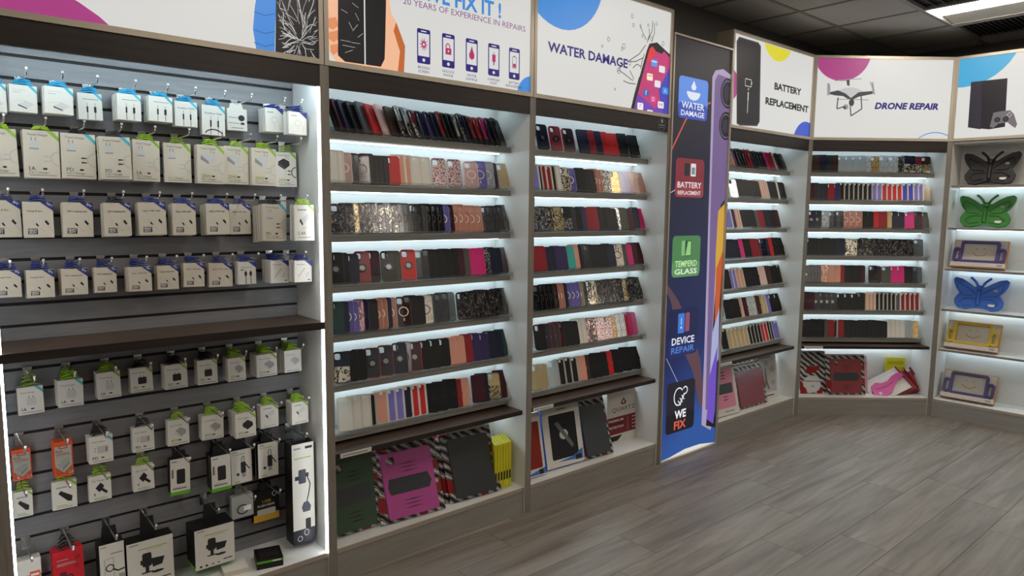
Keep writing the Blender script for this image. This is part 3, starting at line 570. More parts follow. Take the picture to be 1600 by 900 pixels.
FO = {'K': marble('foil_black', 26, [(0, '#15151A'), (.44, '#3A3B44'), (.50, '#1B1B20'), (.56, '#B9B09A'), (.585, '#202026'), (.66, '#6C6F78')]), 'O': marble('foil_gold', 24, [(0, '#8A744A'), (.45, '#D8CBA2'), (.55, '#3A3226'), (.62, '#E2D8BC')]),
      'G': marble('foil_grey', 26, [(0, '#3A3B40'), (.45, '#9A9CA0'), (.53, '#222226'), (.6, '#C4C2B8')]), 'C': marble('foil_floral', 30, [(0, '#D8D4CC'), (.5, '#B99C66'), (.54, '#DDD8D0'), (.62, '#4A4A46')], .3, .1),
      'W': marble('foil_marble', 24, [(0, '#E4DECC'), (.5, '#15151A'), (.58, '#D9CDA8'), (.64, '#8A7A58')]), 'H': marble('foil_pink', 30, [(0, '#C98F96'), (.5, '#E8CFCB'), (.58, '#8E5460')], .3, .1),
      'B': marble('foil_red', 26, [(0, '#14090C'), (.5, '#5C1A26'), (.56, '#D8CFC4'), (.6, '#1A0C10')]), 'D': marble('foil_brown', 26, [(0, '#5A3626'), (.5, '#8A5A3E'), (.58, '#2E1C16')])}
def tinted(c):
    k = ('tint', c)
    if k in _M: return _M[k]
    m = bpy.data.materials.new('clear_shell'); m.use_nodes = True; t = m.node_tree; b = t.nodes['Principled BSDF']; out = t.nodes['Material Output']
    b.inputs['Base Color'].default_value = (*lin(c), 1); b.inputs['Roughness'].default_value = .12
    tr = node(t, 'ShaderNodeBsdfTransparent'); tr.inputs[0].default_value = (.9, .9, .9, 1); mx = node(t, 'ShaderNodeMixShader'); mx.inputs[0].default_value = .58
    t.links.new(tr.outputs[0], mx.inputs[1]); t.links.new(b.outputs[0], mx.inputs[2]); t.links.new(mx.outputs[0], out.inputs[0]); _M[k] = m; return m
RINGM = mat('#77797B', .3, .6, name='ring_metal'); DOT = mat('#E6E2DC', .5, name='white_sticker'); PACK = mat('#CBC6BC', .3, name='pale_pack')
LIGHTS = {'H', 'S', 'W', 'C', 'L', 'O'}
def setm(o, m): o.material_slots[0].link = 'OBJECT'; o.material_slots[0].material = m; return o
def sub(nm, key, par, m): return setm(link(nm, ME[key], par), m)
rnd = random.Random(11)
def case(kind, c, loc, rot, label, group):
    hx_, _ = CC[c]; nm, _ = KN[kind]
    key = {'w': 'w', 'k': 'k'}.get(kind, 'p')
    o = link(nm, ME[key], None, loc, rot); tag(o, label, 'phone case', group)
    if kind == 'p': setm(o, mat(hx_, .42, name='silicone')); sub('camera_rim', 'camrim', o, mat(hx_, .3, name='gloss_rim'))
    elif kind == 'w':
        setm(o, mat(hx_, .5, name='leatherette')); sub('clasp', 'clasp', o, mat(hx_, .35, name='clasp_gloss')); sub('card_pocket', 'pocket', o, mat(hx_, .55, name='leatherette_dark'))
    elif kind == 'k': setm(o, PACK if c != 'K' else mat('#A9A69E', .3)); sub('insert', 'insert', o, mat(hx_, .45, name='silicone')); sub('sticker', 'sticker', o, DOT)
    elif kind == 'r':
        setm(o, mat(hx_ if c not in 'R' else '#8A3A42', .3, name='hard_shell')); sub('bumper_rim', 'rim', o, mat({'R': '#B01E28', 'A': '#B01E28', 'B': '#A81E2C', 'R2': '#D02A2A'}.get(c, '#101013'), .4)); sub('ring_stand', 'ring', o, mat('#17171A', .3, .3)); sub('ring_plate', 'disc', o, RINGM); sub('camera_rim', 'camrim', o, mat('#101013', .3))
    elif kind == 'm':
        setm(o, tinted(hx_)); sub('bumper_rim', 'rim', o, mat(hx_ if c != 'G' else '#1A1A1C', .35)); rm = mat('#E4DAD4' if c in LIGHTS or c in 'DR2' else '#17171A', .4)
        sub('magnet_ring', 'mag', o, rm); sub('magnet_stem', 'stem', o, rm); sub('camera_rim', 'camrim', o, mat(hx_ if c != 'G' else '#1A1A1C', .3))
    elif kind == 'g': setm(o, GL.get(c, GL['C'])); sub('bumper_rim', 'rim', o, tinted('#D8D8D8'))
    elif kind == 'f':
        setm(o, FO.get(c, FO['K'])); sub('bumper_rim', 'rim', o, mat({'O': '#8A744A', 'C': '#B8B4AC', 'H': '#C98F96', 'W': '#B8AC90'}.get(c, '#111114'), .3)); sub('magnet_ring', 'mag', o, mat('#15151A', .3)); sub('camera_rim', 'camrim', o, mat('#15151A', .3))
    elif kind == 'c': setm(o, tinted(hx_)); sub('camera_rim', 'camrim', o, tinted('#E8E8E8'))
    elif kind == 'b': setm(o, mat(hx_, .45, name='hard_shell')); sub('bumper_rim', 'rim', o, mat('#141416', .5)); sub('grip_pad', 'pad', o, mat('#1A1A1C', .5)); sub('side_clip', 'spine', o, mat('#141416', .5))
    elif kind == 'x': setm(o, mat(hx_, .4, name='hard_shell')); sub('bumper_rim', 'rim', o, mat('#121216', .4)); sub('picture_print', 'print', o, FO['W'] if c in 'WCRN' else (FO['O'] if c in 'OD' else FO['G']))
    return o
ROWS = [(2, 0, 'R', 1.172, [('w', 'K', 0.129), ('w', 'B', 0.147), ('w', 'N', 0.181), ('w', 'K', 0.225), ('w', 'G', 0.273), ('w', 'R2', 0.322), ('w', 'H', 0.378), ('w', 'D', 0.424), ('x', 'W', 0.476), ('x', 'C', 0.515), ('x', 'R', 0.559), ('p', 'N', 0.6), ('p', 'U', 0.65), ('p', 'N', 0.692), ('b', 'R2', 0.724), ('p', 'K', 0.756), ('p', 'K', 0.788), ('b', 'W', 0.82), ('x', 'N', 0.853), ('p', 'N', 0.892), ('b', 'R2', 0.924), ('b', 'R2', 0.962), ('b', 'P', 1.0), ('b', 'K', 1.043), ('b', 'K', 1.086), ('b', 'K', 1.129)]), (2, 1, 'L', 1.175, [('k', 'W', 0.147), ('k', 'W', 0.164), ('m', 'H', 0.207), ('m', 'G', 0.245), ('m', 'B', 0.304), ('p', 'K', 0.329), ('p', 'K', 0.354), ('p', 'K', 0.38), ('p', 'K', 0.406), ('p', 'R2', 0.47), ('k', 'S', 0.507), ('k', 'S', 0.543), ('k', 'W', 0.598), ('k', 'W', 0.654), ('g', 'X', 0.75), ('g', 'X', 0.848), ('m', 'H', 0.959), ('m', 'L', 1.017), ('m', 'C', 1.069), ('m', 'U', 1.095), ('c', 'O', 1.175)]), (2, 2, 'L', 1.195, [('f', 'K', 0.175), ('f', 'K', 0.217), ('f', 'O', 0.242), ('f', 'K', 0.278), ('f', 'K', 0.314), ('f', 'K', 0.352), ('f', 'K', 0.389), ('f', 'K', 0.427), ('f', 'K', 0.466), ('m', 'N', 0.498), ('m', 'G', 0.536), ('m', 'K', 0.614), ('m', 'G', 0.637), ('m', 'K', 0.673), ('m', 'K', 0.709), ('m', 'K', 0.747), ('m', 'L', 0.782), ('m', 'B', 0.812), ('m', 'S', 0.849), ('m', 'S', 0.887), ('m', 'S', 0.926), ('m', 'S', 0.966), ('m', 'S', 1.006), ('m', 'G', 1.091), ('m', 'G', 1.125), ('m', 'G', 1.16), ('m', 'G', 1.195)]), (2, 3, 'L', 1.205, [('r', 'K', 0.159), ('p', 'K', 0.184), ('p', 'N', 0.24), ('r', 'R', 0.302), ('b', 'B', 0.358), ('r', 'K', 0.453), ('p', 'Y', 0.481), ('r', 'R2', 0.572), ('c', 'G', 0.654), ('p', 'K', 0.703), ('p', 'K', 0.752), ('p', 'K', 0.801), ('p', 'K', 0.852), ('p', 'B', 0.891), ('p', 'Y', 0.93), ('p', 'P', 0.965), ('p', 'P', 1.001), ('p', 'P', 1.037), ('f', 'G', 1.078), ('p', 'N', 1.12), ('p', 'N', 1.162), ('c', 'D', 1.205)]), (2, 4, 'L', 1.194, [('p', 'T2', 0.155), ('p', 'N', 0.185), ('m', 'L', 0.211), ('m', 'L', 0.236), ('f', 'H', 0.267), ('m', 'U', 0.294), ('p', 'K', 0.315), ('p', 'K', 0.336), ('m', 'S', 0.366), ('m', 'S', 0.396), ('p', 'N', 0.423), ('m', 'S', 0.451), ('m', 'D', 0.536), ('p', 'K', 0.58), ('p', 'K', 0.624), ('f', 'C', 0.672), ('m', 'G', 0.724), ('m', 'G', 0.776), ('c', 'G', 0.821), ('f', 'K', 0.925), ('f', 'K', 0.953), ('f', 'K', 0.981), ('f', 'K', 1.01), ('f', 'K', 1.039), ('f', 'K', 1.068), ('f', 'K', 1.098), ('f', 'K', 1.128), ('f', 'K', 1.158), ('m', 'G', 1.194)]), (2, 5, 'L', 1.189, [('x', 'N', 0.181), ('p', 'K', 0.227), ('p', 'K', 0.274), ('r', 'A', 0.349), ('r', 'A', 0.426), ('r', 'N', 0.511), ('m', 'B', 0.534), ('r', 'B', 0.599), ('p', 'K', 0.659), ('p', 'K', 0.72), ('p', 'K', 0.783), ('p', 'S', 0.834), ('p', 'S', 0.886), ('p', 'R', 0.939), ('p', 'U', 0.996), ('p', 'U', 1.055), ('p', 'N', 1.107), ('p', 'N', 1.161), ('p', 'T2', 1.189)]), (2, 6, 'L', 1.217, [('k', 'W', 0.2), ('k', 'W', 0.249), ('k', 'W', 0.299), ('k', 'K', 0.333), ('k', 'S', 0.403), ('k', 'L', 0.452), ('k', 'L', 0.503), ('k', 'N', 0.554), ('k', 'R2', 0.599), ('k', 'R2', 0.645), ('w', 'K', 0.712), ('w', 'K', 0.78), ('w', 'K', 0.851), ('w', 'R', 0.884), ('w', 'S', 0.937), ('w', 'B', 1.055), ('w', 'N', 1.081), ('x', 'O', 1.171), ('w', 'B', 1.217)]), (3, 0, 'R', 1.147, [('r', 'N', 0.205), ('r', 'R', 0.313), ('r', 'A', 0.421), ('w', 'N', 0.551), ('w', 'R', 0.609), ('w', 'N', 0.671), ('w', 'R2', 0.73), ('w', 'R2', 0.823), ('w', 'K', 0.919), ('w', 'K', 1.031)]), (3, 1, 'L', 1.203, [('k', 'L', 0.215), ('k', 'K', 0.233), ('k', 'R', 0.276), ('k', 'R', 0.319), ('k', 'K', 0.353), ('k', 'W', 0.392), ('f', 'W', 0.466), ('m', 'L', 0.518), ('p', 'K', 0.564), ('p', 'K', 0.61), ('p', 'K', 0.657), ('p', 'K', 0.704), ('m', 'S', 0.734), ('m', 'S', 0.765), ('g', 'K', 0.806), ('g', 'K', 0.848), ('g', 'O', 0.938), ('c', 'L', 0.993), ('c', 'L', 1.049), ('c', 'H', 1.092), ('c', 'H', 1.135), ('c', 'S', 1.203)]), (3, 2, 'L', 1.195, [('f', 'G', 0.245), ('f', 'G', 0.283), ('f', 'G', 0.32), ('f', 'O', 0.365), ('f', 'O', 0.409), ('x', 'K', 0.489), ('p', 'A', 0.525), ('p', 'K', 0.582), ('p', 'U', 0.624), ('p', 'R', 0.678), ('p', 'R', 0.734), ('p', 'K', 0.78), ('p', 'K', 0.826), ('p', 'K', 0.873), ('p', 'K', 0.92), ('f', 'G', 0.948), ('p', 'Y', 0.987), ('p', 'Y', 1.027), ('p', 'B', 1.088), ('p', 'N', 1.151), ('p', 'P', 1.195)]), (3, 3, 'L', 1.201, [('p', 'R', 0.239), ('p', 'R', 0.276), ('p', 'N', 0.316), ('p', 'N', 0.357), ('p', 'U', 0.407), ('p', 'U', 0.459), ('p', 'T', 0.528), ('p', 'S', 0.565), ('p', 'K', 0.598), ('m', 'G', 0.661), ('p', 'K', 0.705), ('p', 'K', 0.749), ('p', 'K', 0.794), ('p', 'K', 0.839), ('p', 'N', 0.878), ('p', 'N', 0.916), ('f', 'C', 0.99), ('p', 'Y', 1.037), ('p', 'P', 1.094), ('p', 'B', 1.147), ('p', 'B', 1.201)]), (3, 4, 'L', 1.183, [('m', 'K', 0.237), ('m', 'K', 0.273), ('m', 'K', 0.309), ('m', 'K', 0.345), ('m', 'K', 0.382), ('m', 'S', 0.405), ('m', 'S', 0.429), ('p', 'K', 0.465), ('m', 'L', 0.503), ('m', 'L', 0.541), ('m', 'L', 0.58), ('m', 'O', 0.605), ('m', 'N', 0.639), ('f', 'W', 0.729), ('f', 'K', 0.764), ('f', 'K', 0.8), ('f', 'K', 0.837), ('f', 'K', 0.873), ('f', 'K', 0.911), ('f', 'K', 0.948), ('f', 'K', 0.986), ('f', 'O', 1.028), ('f', 'K', 1.066), ('f', 'K', 1.105), ('f', 'K', 1.144), ('f', 'K', 1.183)]), (3, 5, 'L', 1.135, [('p', 'K', 0.283), ('r', 'A', 0.321), ('r', 'A', 0.36), ('r', 'A', 0.399), ('m', 'B', 0.431), ('p', 'K', 0.476), ('p', 'K', 0.521), ('p', 'K', 0.566), ('k', 'W', 0.602), ('k', 'W', 0.638), ('f', 'B', 0.683), ('f', 'B', 0.728), ('g', 'X', 0.806), ('g', 'X', 0.885), ('g', 'O', 0.921), ('g', 'C', 0.968), ('g', 'C', 1.015), ('c', 'R2', 1.043), ('c', 'P', 1.089), ('c', 'P', 1.135)]), (3, 6, 'L', 1.241, [('c', 'O', 0.255), ('c', 'O', 0.307), ('c', 'C', 0.413), ('k', 'K', 0.473), ('k', 'K', 0.533), ('k', 'K', 0.594), ('w', 'S', 0.671), ('w', 'D', 0.706), ('w', 'K', 0.768), ('w', 'K', 0.83), ('w', 'K', 0.894), ('w', 'R2', 0.945), ('w', 'K', 1.041), ('w', 'K', 1.14), ('w', 'K', 1.241)]), (4, 0, 'R', 1.224, [('p', 'S', 0.31), ('p', 'S', 0.34), ('p', 'U', 0.369), ('p', 'D', 0.423), ('p', 'K', 0.465), ('p', 'K', 0.507), ('p', 'R', 0.551), ('p', 'R', 0.594), ('p', 'K', 0.638), ('p', 'K', 0.679), ('p', 'K', 0.719), ('p', 'K', 0.761), ('p', 'K', 0.803), ('p', 'P', 0.845), ('p', 'R', 0.878), ('p', 'R', 0.911), ('p', 'R', 0.945), ('f', 'C', 0.979), ('p', 'K', 1.02), ('p', 'K', 1.069), ('w', 'D', 1.118)]), (4, 1, 'L', 1.15, [('g', 'C', 0.412), ('p', 'K', 0.448), ('p', 'K', 0.485), ('p', 'K', 0.522), ('p', 'K', 0.559), ('p', 'K', 0.596), ('p', 'K', 0.634), ('p', 'K', 0.672), ('p', 'K', 0.71), ('p', 'K', 0.749), ('k', 'S', 0.782), ('k', 'S', 0.815), ('k', 'S', 0.848), ('k', 'S', 0.881), ('p', 'K', 0.926), ('p', 'K', 0.971), ('p', 'K', 1.017), ('k', 'W', 1.044), ('p', 'K', 1.097), ('p', 'K', 1.15)]), (4, 2, 'L', 1.082, [('k', 'L', 0.366), ('p', 'U', 0.408), ('k', 'S', 0.447), ('k', 'S', 0.487), ('p', 'K', 0.53), ('p', 'K', 0.573), ('p', 'K', 0.617), ('p', 'K', 0.661), ('p', 'K', 0.706), ('p', 'G', 0.745), ('p', 'R', 0.791), ('p', 'R', 0.837), ('p', 'N', 0.884), ('p', 'N', 0.931), ('p', 'K', 0.979), ('p', 'K', 1.027), ('p', 'B', 1.082)]), (4, 3, 'L', 1.171, [('w', 'N', 0.379), ('w', 'N', 0.433), ('w', 'N', 0.488), ('p', 'P', 0.55), ('w', 'K', 0.603), ('w', 'K', 0.657), ('w', 'R', 0.718), ('w', 'R', 0.78), ('m', 'N', 0.9), ('p', 'N', 0.94), ('w', 'R2', 0.995), ('w', 'K', 1.053), ('w', 'K', 1.111), ('w', 'K', 1.171)]), (4, 4, 'L', 1.166, [('p', 'K', 0.374), ('k', 'L', 0.422), ('k', 'L', 0.471), ('k', 'S', 0.523), ('k', 'S', 0.576), ('w', 'K', 0.632), ('w', 'K', 0.688), ('w', 'K', 0.744), ('w', 'K', 0.802), ('k', 'H', 0.855), ('k', 'H', 0.909), ('w', 'D', 0.991), ('w', 'K', 1.053), ('w', 'K', 1.116), ('k', 'K', 1.166)]), (4, 5, 'L', 1.191, [('w', 'K', 0.433), ('w', 'K', 0.54), ('k', 'S', 0.584), ('w', 'B', 0.654), ('g', 'C', 0.719), ('g', 'C', 0.784), ('w', 'D', 0.857), ('k', 'O', 0.908), ('k', 'O', 0.959), ('p', 'L', 1.014), ('p', 'K', 1.102), ('p', 'K', 1.191)]), (4, 6, 'L', 1.209, [('k', 'K', 0.388), ('k', 'O', 0.449), ('k', 'O', 0.511), ('k', 'O', 0.573), ('k', 'O', 0.637), ('k', 'O', 0.701), ('k', 'K', 0.753), ('k', 'K', 0.806), ('k', 'K', 0.86), ('k', 'K', 0.914), ('k', 'R2', 0.968), ('k', 'R2', 1.024), ('k', 'K', 1.066), ('k', 'K', 1.108), ('k', 'L', 1.209)]), (5, 0, 'L', 1.111, [('w', 'D', 0.157), ('w', 'N', 0.214), ('w', 'A', 0.263), ('w', 'D', 0.316), ('c', 'C', 0.376), ('c', 'C', 0.436), ('c', 'C', 0.496), ('c', 'C', 0.556), ('g', 'C', 0.597), ('g', 'O', 0.67), ('g', 'C', 0.749), ('g', 'C', 0.829), ('g', 'K', 0.883), ('x', 'N', 0.932), ('x', 'N', 0.982), ('x', 'R', 1.035), ('x', 'D', 1.111)]), (5, 1, 'L', 1.129, [('p', 'B', 0.129), ('p', 'A', 0.166), ('p', 'A', 0.203), ('p', 'A', 0.24), ('p', 'R', 0.297), ('p', 'U', 0.35), ('k', 'K', 0.39), ('k', 'K', 0.43), ('k', 'K', 0.47), ('k', 'K', 0.509), ('k', 'K', 0.549), ('k', 'K', 0.589), ('k', 'K', 0.629), ('k', 'L', 0.671), ('k', 'L', 0.713), ('k', 'R2', 0.757), ('k', 'R2', 0.801), ('k', 'R2', 0.844), ('k', 'R2', 0.888), ('k', 'V', 0.938), ('k', 'V', 0.988), ('k', 'L', 1.03), ('k', 'L', 1.072), ('c', 'O', 1.129)]), (5, 2, 'L', 1.132, [('r', 'N', 0.153), ('r', 'N', 0.201), ('m', 'C', 0.266), ('m', 'G', 0.329), ('m', 'G', 0.392), ('m', 'S', 0.446), ('m', 'S', 0.499), ('m', 'S', 0.553), ('p', 'K', 0.603), ('p', 'K', 0.652), ('p', 'R2', 0.695), ('p', 'R', 0.733), ('p', 'R', 0.771), ('p', 'O', 0.81), ('p', 'N', 0.865), ('p', 'N', 0.921), ('p', 'P', 1.009), ('c', 'G', 1.029), ('p', 'B', 1.075), ('p', 'Y', 1.132)]), (5, 3, 'L', 1.1, [('p', 'K', 0.145), ('p', 'K', 0.183), ('p', 'K', 0.22), ('p', 'K', 0.258), ('p', 'K', 0.296), ('p', 'K', 0.334), ('p', 'N', 0.378), ('p', 'N', 0.422), ('f', 'W', 0.456), ('f', 'W', 0.489), ('f', 'W', 0.522), ('f', 'K', 0.572), ('f', 'K', 0.622), ('f', 'K', 0.671), ('f', 'K', 0.721), ('f', 'K', 0.771), ('f', 'K', 0.82), ('f', 'K', 0.87), ('f', 'K', 0.92), ('f', 'K', 0.97), ('f', 'K', 1.019), ('m', 'G', 1.1)]), (5, 4, 'L', 1.11, [('r', 'G', 0.135), ('r', 'G', 0.165), ('r', 'G', 0.195), ('r', 'G', 0.225), ('f', 'D', 0.256), ('f', 'D', 0.287), ('p', 'S', 0.341), ('p', 'S', 0.395), ('p', 'R', 0.429), ('p', 'K', 0.466), ('p', 'K', 0.503), ('p', 'K', 0.54), ('p', 'K', 0.576), ('p', 'B', 0.611), ('b', 'K', 0.727), ('p', 'B', 0.75), ('p', 'Y', 0.835), ('p', 'P', 0.893), ('p', 'P', 0.952), ('p', 'K', 0.99), ('p', 'K', 1.029), ('c', 'G', 1.07), ('c', 'G', 1.11)]), (5, 5, 'L', 1.109, [('w', 'B', 0.133), ('w', 'B', 0.159), ('w', 'B', 0.185), ('r', 'N', 0.231), ('r', 'K', 0.281), ('r', 'K', 0.33), ('r', 'K', 0.379), ('p', 'K', 0.441), ('p', 'K', 0.503), ('p', 'K', 0.565), ('p', 'K', 0.627), ('k', 'O', 0.65), ('k', 'S', 0.685), ('k', 'S', 0.72), ('k', 'K', 0.756), ('k', 'K', 0.792), ('k', 'K', 0.828), ('k', 'K', 0.863), ('k', 'K', 0.899), ('k', 'G', 0.942), ('k', 'R', 0.984), ('k', 'R', 1.026), ('k', 'R', 1.067), ('k', 'R', 1.109)]), (5, 6, 'L', 1.112, [('w', 'K', 0.153), ('w', 'K', 0.197), ('w', 'K', 0.241), ('w', 'K', 0.285), ('w', 'Y', 0.312), ('w', 'R', 0.341), ('w', 'R', 0.37), ('k', 'K', 0.402), ('w', 'R', 0.456), ('p', 'K', 0.487), ('p', 'K', 0.518), ('p', 'K', 0.564), ('p', 'K', 0.61), ('p', 'K', 0.655), ('p', 'K', 0.701), ('p', 'K', 0.747), ('p', 'K', 0.793), ('p', 'K', 0.838), ('k', 'W', 0.877), ('k', 'W', 0.916), ('k', 'W', 0.955), ('k', 'W', 0.995), ('c', 'C', 1.03), ('c', 'C', 1.065), ('g', 'O', 1.112)])]
for un, row, mode, end, items in ROWS:
    w = U[un][3]; top = w-.028; us = [it[2] for it in items]; n = len(us); lo = .03
    if mode == 'L':
        e = max(us); k_ = (top-us[0])/(e-us[0]) if e > top else 1.0
        us = [us[0]+(x-us[0])*k_ for x in us]; yaw = R(-20)
    else: yaw = {2: R(27), 3: R(-13), 4: R(14)}[un]
    ms = .0262 if mode == 'L' else .021
    for _ in range(200):
        for i in range(n-1):
            d = us[i+1]-us[i]
            if d < ms: s_ = (ms-d)/2; us[i] -= s_; us[i+1] += s_
        lim = top if mode == 'L' else top-CWID*math.cos(yaw)
        us = [min(max(x, (lo+.085 if mode == 'L' else lo)), lim) for x in us]
    for i, ((kind, c, _), uu) in enumerate(zip(items, us)):
        hw = (.040 if kind in 'kw' else .0385)*math.cos(yaw); uc = uu-hw if mode == 'L' else uu+hw
        tilt = R(-22+rnd.uniform(-1, 1)); z = SHELF[row]+.0348+(.0036 if kind != 'w' else .0048)
        loc = uw(un, uc, .163, z); rot = (tilt, 0, U[un][2]+yaw)
        lab = f"{CC[c][1]} {KN[kind][1]}, {nth(i)} from left on {nth(row)} shelf under the {PHR[un]}"
        o = case(kind, c, loc, rot, lab, f"phone cases on the unit under the {PHR[un]}")
        o.scale = (1, 1, rnd.uniform(.955, 1.02))

# ------------------------------------------------------------------ slatwall: hooks and hanging boxes
TABC = {'cyan': mat('#2E9CC8', .4), 'lime': mat('#9CC62C', .4), 'navy': mat('#1F2C78', .4), 'black': mat('#151517', .4), 'white': CARD, 'clear': ACRYL}
LIMEI, CYANI, NAVI = mat('#8DB53A', .5), mat('#45B0C4', .5), mat('#22307E', .5)
GREYP = mat('#9A9A9A', .4); SILV = mat('#C4C4C2', .35); ORANGE = mat('#E2541E', .45); REDP = mat('#C3202C', .4); GREENP = mat('#63A82C', .45); YELP = mat('#D9A92A', .45); WTXT = mat('#E4E2DC', .5)
HOOKZ = {0: 2.158, 1: 1.997, 2: 1.752, 3: 1.508, 4: 1.099, 5: .855, 6: .692, 7: .448}
NAMEOF = {'hub': ('usb_hub_box', 'white adapter hub box'), 'aux': ('audio_cable_box', 'white audio adapter cable box'), 'auxt': ('audio_cable_box', 'white auxiliary cable box'), 'auxl': ('audio_cable_box', 'white auxiliary cable box with looped cord'), 'wireless': ('wireless_charger_box', 'white box showing round wireless charger'),
  'buds': ('earphone_box', 'white earphone box with navy corner'), 'travel': ('travel_charger_box', 'cream travel charger box'), 'travelb': ('travel_charger_box', 'cream square-plug travel charger box'), 'travelk': ('travel_charger_box', 'travel charger box with black plug'), 'cable': ('cable_box', 'white charging cable box with navy corner'),
  'push': ('car_charger_box', 'white car charger box with lime corner'), 'plugs': ('cable_box', 'cable box showing two black plugs'), 'faint': ('cable_box', 'white cable box with faint picture'), 'adapter': ('power_adapter_box', 'white power adapter box'), 'adapterk': ('power_adapter_box', 'white box showing black power adapter'),
  'adapterg': ('power_adapter_box', 'white box showing grey power adapter'), 'adapterw': ('power_adapter_box', 'white box showing white power adapter'), 'adapterd': ('power_adapter_box', 'white box showing tilted black adapter'), 'orange': ('plug_blister', 'orange universal plug pack'), 'carb': ('car_charger_box', 'white box showing black car charger'),
  'cart': ('car_charger_box', 'white car charger box with two-port plug'), 'bank': ('power_bank_box', 'power bank box with green base'), 'bankloop': ('power_bank_box', 'power bank box showing looped strap'), 'tall': ('phone_mount_box', 'tall black-sided gooseneck phone mount box'), 'sachet': ('earphone_sachet', 'clear sachet with coiled cord'),
  'usb': ('flash_drive_card', 'black and yellow flash drive card'), 'greybox': ('charger_pack', 'grey and orange charger pack'), 'redtop': ('holder_box', 'white holder box with red top'), 'magmount': ('phone_mount_box', 'black-sided box showing ring phone mount'), 'mount': ('phone_mount_box', 'large black-sided car phone mount box')}
def front(style, w, h, arg, idx=0):
    p = MB(); p.y = -.0003; L, Rr = -w/2, w/2; tx = lambda s, x, z, hh, m=INK, **k: p.text(s, L+x*w, z*h, hh*h, m, **k)
    bx = lambda a, b, c, d, m: p.rect(L+a*w, b*h, L+c*w, d*h, m)
    pl = lambda pts, m: p.poly([(L+a*w, b*h) for a, b in pts], m)
    ln = lambda pts, t, m: p.line([(L+a*w, b*h) for a, b in pts], t*w, m)
    if style == 'hub':
        bx(.12, .80, .62, .82, INKL); bx(.12, .72, .40, .735, INKG); pl([(.3, .28), (.62, .16), (.9, .32), (.6, .44)], SILV); pl([(.3, .28), (.62, .16), (.62, .12), (.3, .23)], INK); ln([(.1, .38), (.35, .42), (.6, .43)], .015, INKL)
    elif style in ('aux', 'auxt', 'auxl'):
        zt = .72 if style != 'aux' else .80
        if style == 'aux': bx(.2, .76, .85, .785, INKG)
        else: tx('Auxiliary Cable', .12, .70, .075, w=w*.76)
        for xx, br in ((.38, .035), (.70, .05 if style == 'aux' else .035)): bx(xx-.012, .48, xx+.012, .64, INKG); bx(xx-br, .28, xx+br, .50, INK); bx(xx-.012, .02, xx+.012, .3, INK)
        if style == 'auxl': p.arc(0, .02*h, w*.36, h*.17, w*.05, INK, 10, 170)
    elif style == 'wireless': p.disc(L+.72*w, .58*h, .16*w, .14*h, INK); ln([(.05, .6), (.6, .58)], .02, INK); bx(.68, .28, .86, .38, INK); ln([(.05, .34), (.7, .33)], .02, INK); bx(.2, .10, .8, .14, INKG)
    elif style == 'buds': bx(.12, .80, .45, .84, INKG); p.arc(L+.5*w, .5*h, .17*w, .13*h, w*.03, INKL); ln([(.5, .36), (.52, .08)], .02, INKL); ln([(.78, .4), (.78, .1)], .02, INKL)
    elif style.startswith('travel'):
        tx('Travel Charger', .12, .885, .048, w=w*.58); blk = INK if style == 'travelk' else SILV; edge = mat('#8E8C88', .4)
        if style == 'travel': bx(.16, .62, .44, .78, SILV); bx(.17, .60, .43, .625, edge); bx(.22, .78, .25, .85, edge); bx(.33, .78, .36, .85, edge)
        else: pl([(.12, .62), (.42, .50), (.68, .62), (.66, .74), (.4, .82), (.14, .73)], blk); pl([(.12, .62), (.42, .50), (.42, .58), (.14, .73)], INKG if blk is SILV else mat('#2A2A2C', .4)); bx(.5, .80, .53, .87, edge); bx(.6, .78, .63, .84, edge)
        dk = INK if arg in ('PD', '25W') else INKL
        for zz in (.46, .36): bx(.42, zz-.012, .58, zz+.012, SILV); pl([(.58, zz-.018), (.74, zz-.01), (.74, zz+.01), (.58, zz+.018)], dk)
        p.arc(Rr-.0*w, .42*h, .24*w, .15*h, w*.04, INK if style == 'travelk' else INKL, 95, 265)
        if arg: tx(arg, .14, .155, .085, {'PD': mat('#3C7A78', .5), '1A': mat('#4A4A4C', .5)}.get(arg, mat('#7D9A2C', .5)), bold=.01); p.rrect(L+.52*w, .175*h, L+.64*w, .215*h, .002, INK)
        tx('2 in 1 Charger', .14, .095, .045, w=w*.55); bx(.14, .05, .9, .066, INKG)
    elif style == 'cable':
        tx(('Charge & Sync', 'USB-C to Lightning Cable', 'Type-c USB Cable', 'USB-C to TYPE-C Cable')[min(3, idx//2)], .14, .72, .05, w=w*(.5 if idx < 2 else .66), bold=.015)
        for (a, b), s in (((.30, .44), .8), ((.56, .54), 1.15)):
            d = (.20*s, -.15*s); n_ = (.045*s, .055*s)
            pl([(a, b), (a+d[0]*.6, b+d[1]*.6), (a+d[0]*.6+n_[0], b+d[1]*.6+n_[1]), (a+n_[0], b+n_[1])], SILV)
            pl([(a+d[0]*.6, b+d[1]*.6), (a+d[0]*1.1, b+d[1]*1.2), (a+d[0]*1.15+n_[0]*.6, b+d[1]*1.1+n_[1]*.6), (a+d[0]*.6+n_[0], b+d[1]*.6+n_[1])], INK)
            ln([(a+d[0]*1.1, b+d[1]*1.1), (min(.98, a+d[0]*2.4), b+d[1]*2.4)], .02, INKL)
        bx(.14, .09, .46, .25, INK); tx('HEAVY', .16, .175, .06, WTXT, w=w*.28, bold=.03); tx('DUTY', .18, .105, .06, WTXT, w=w*.24, bold=.03)
    elif style == 'plugs':
        bx(.14, .74, .8, .765, INKG); bx(.14, .62, .3, .66, INK)
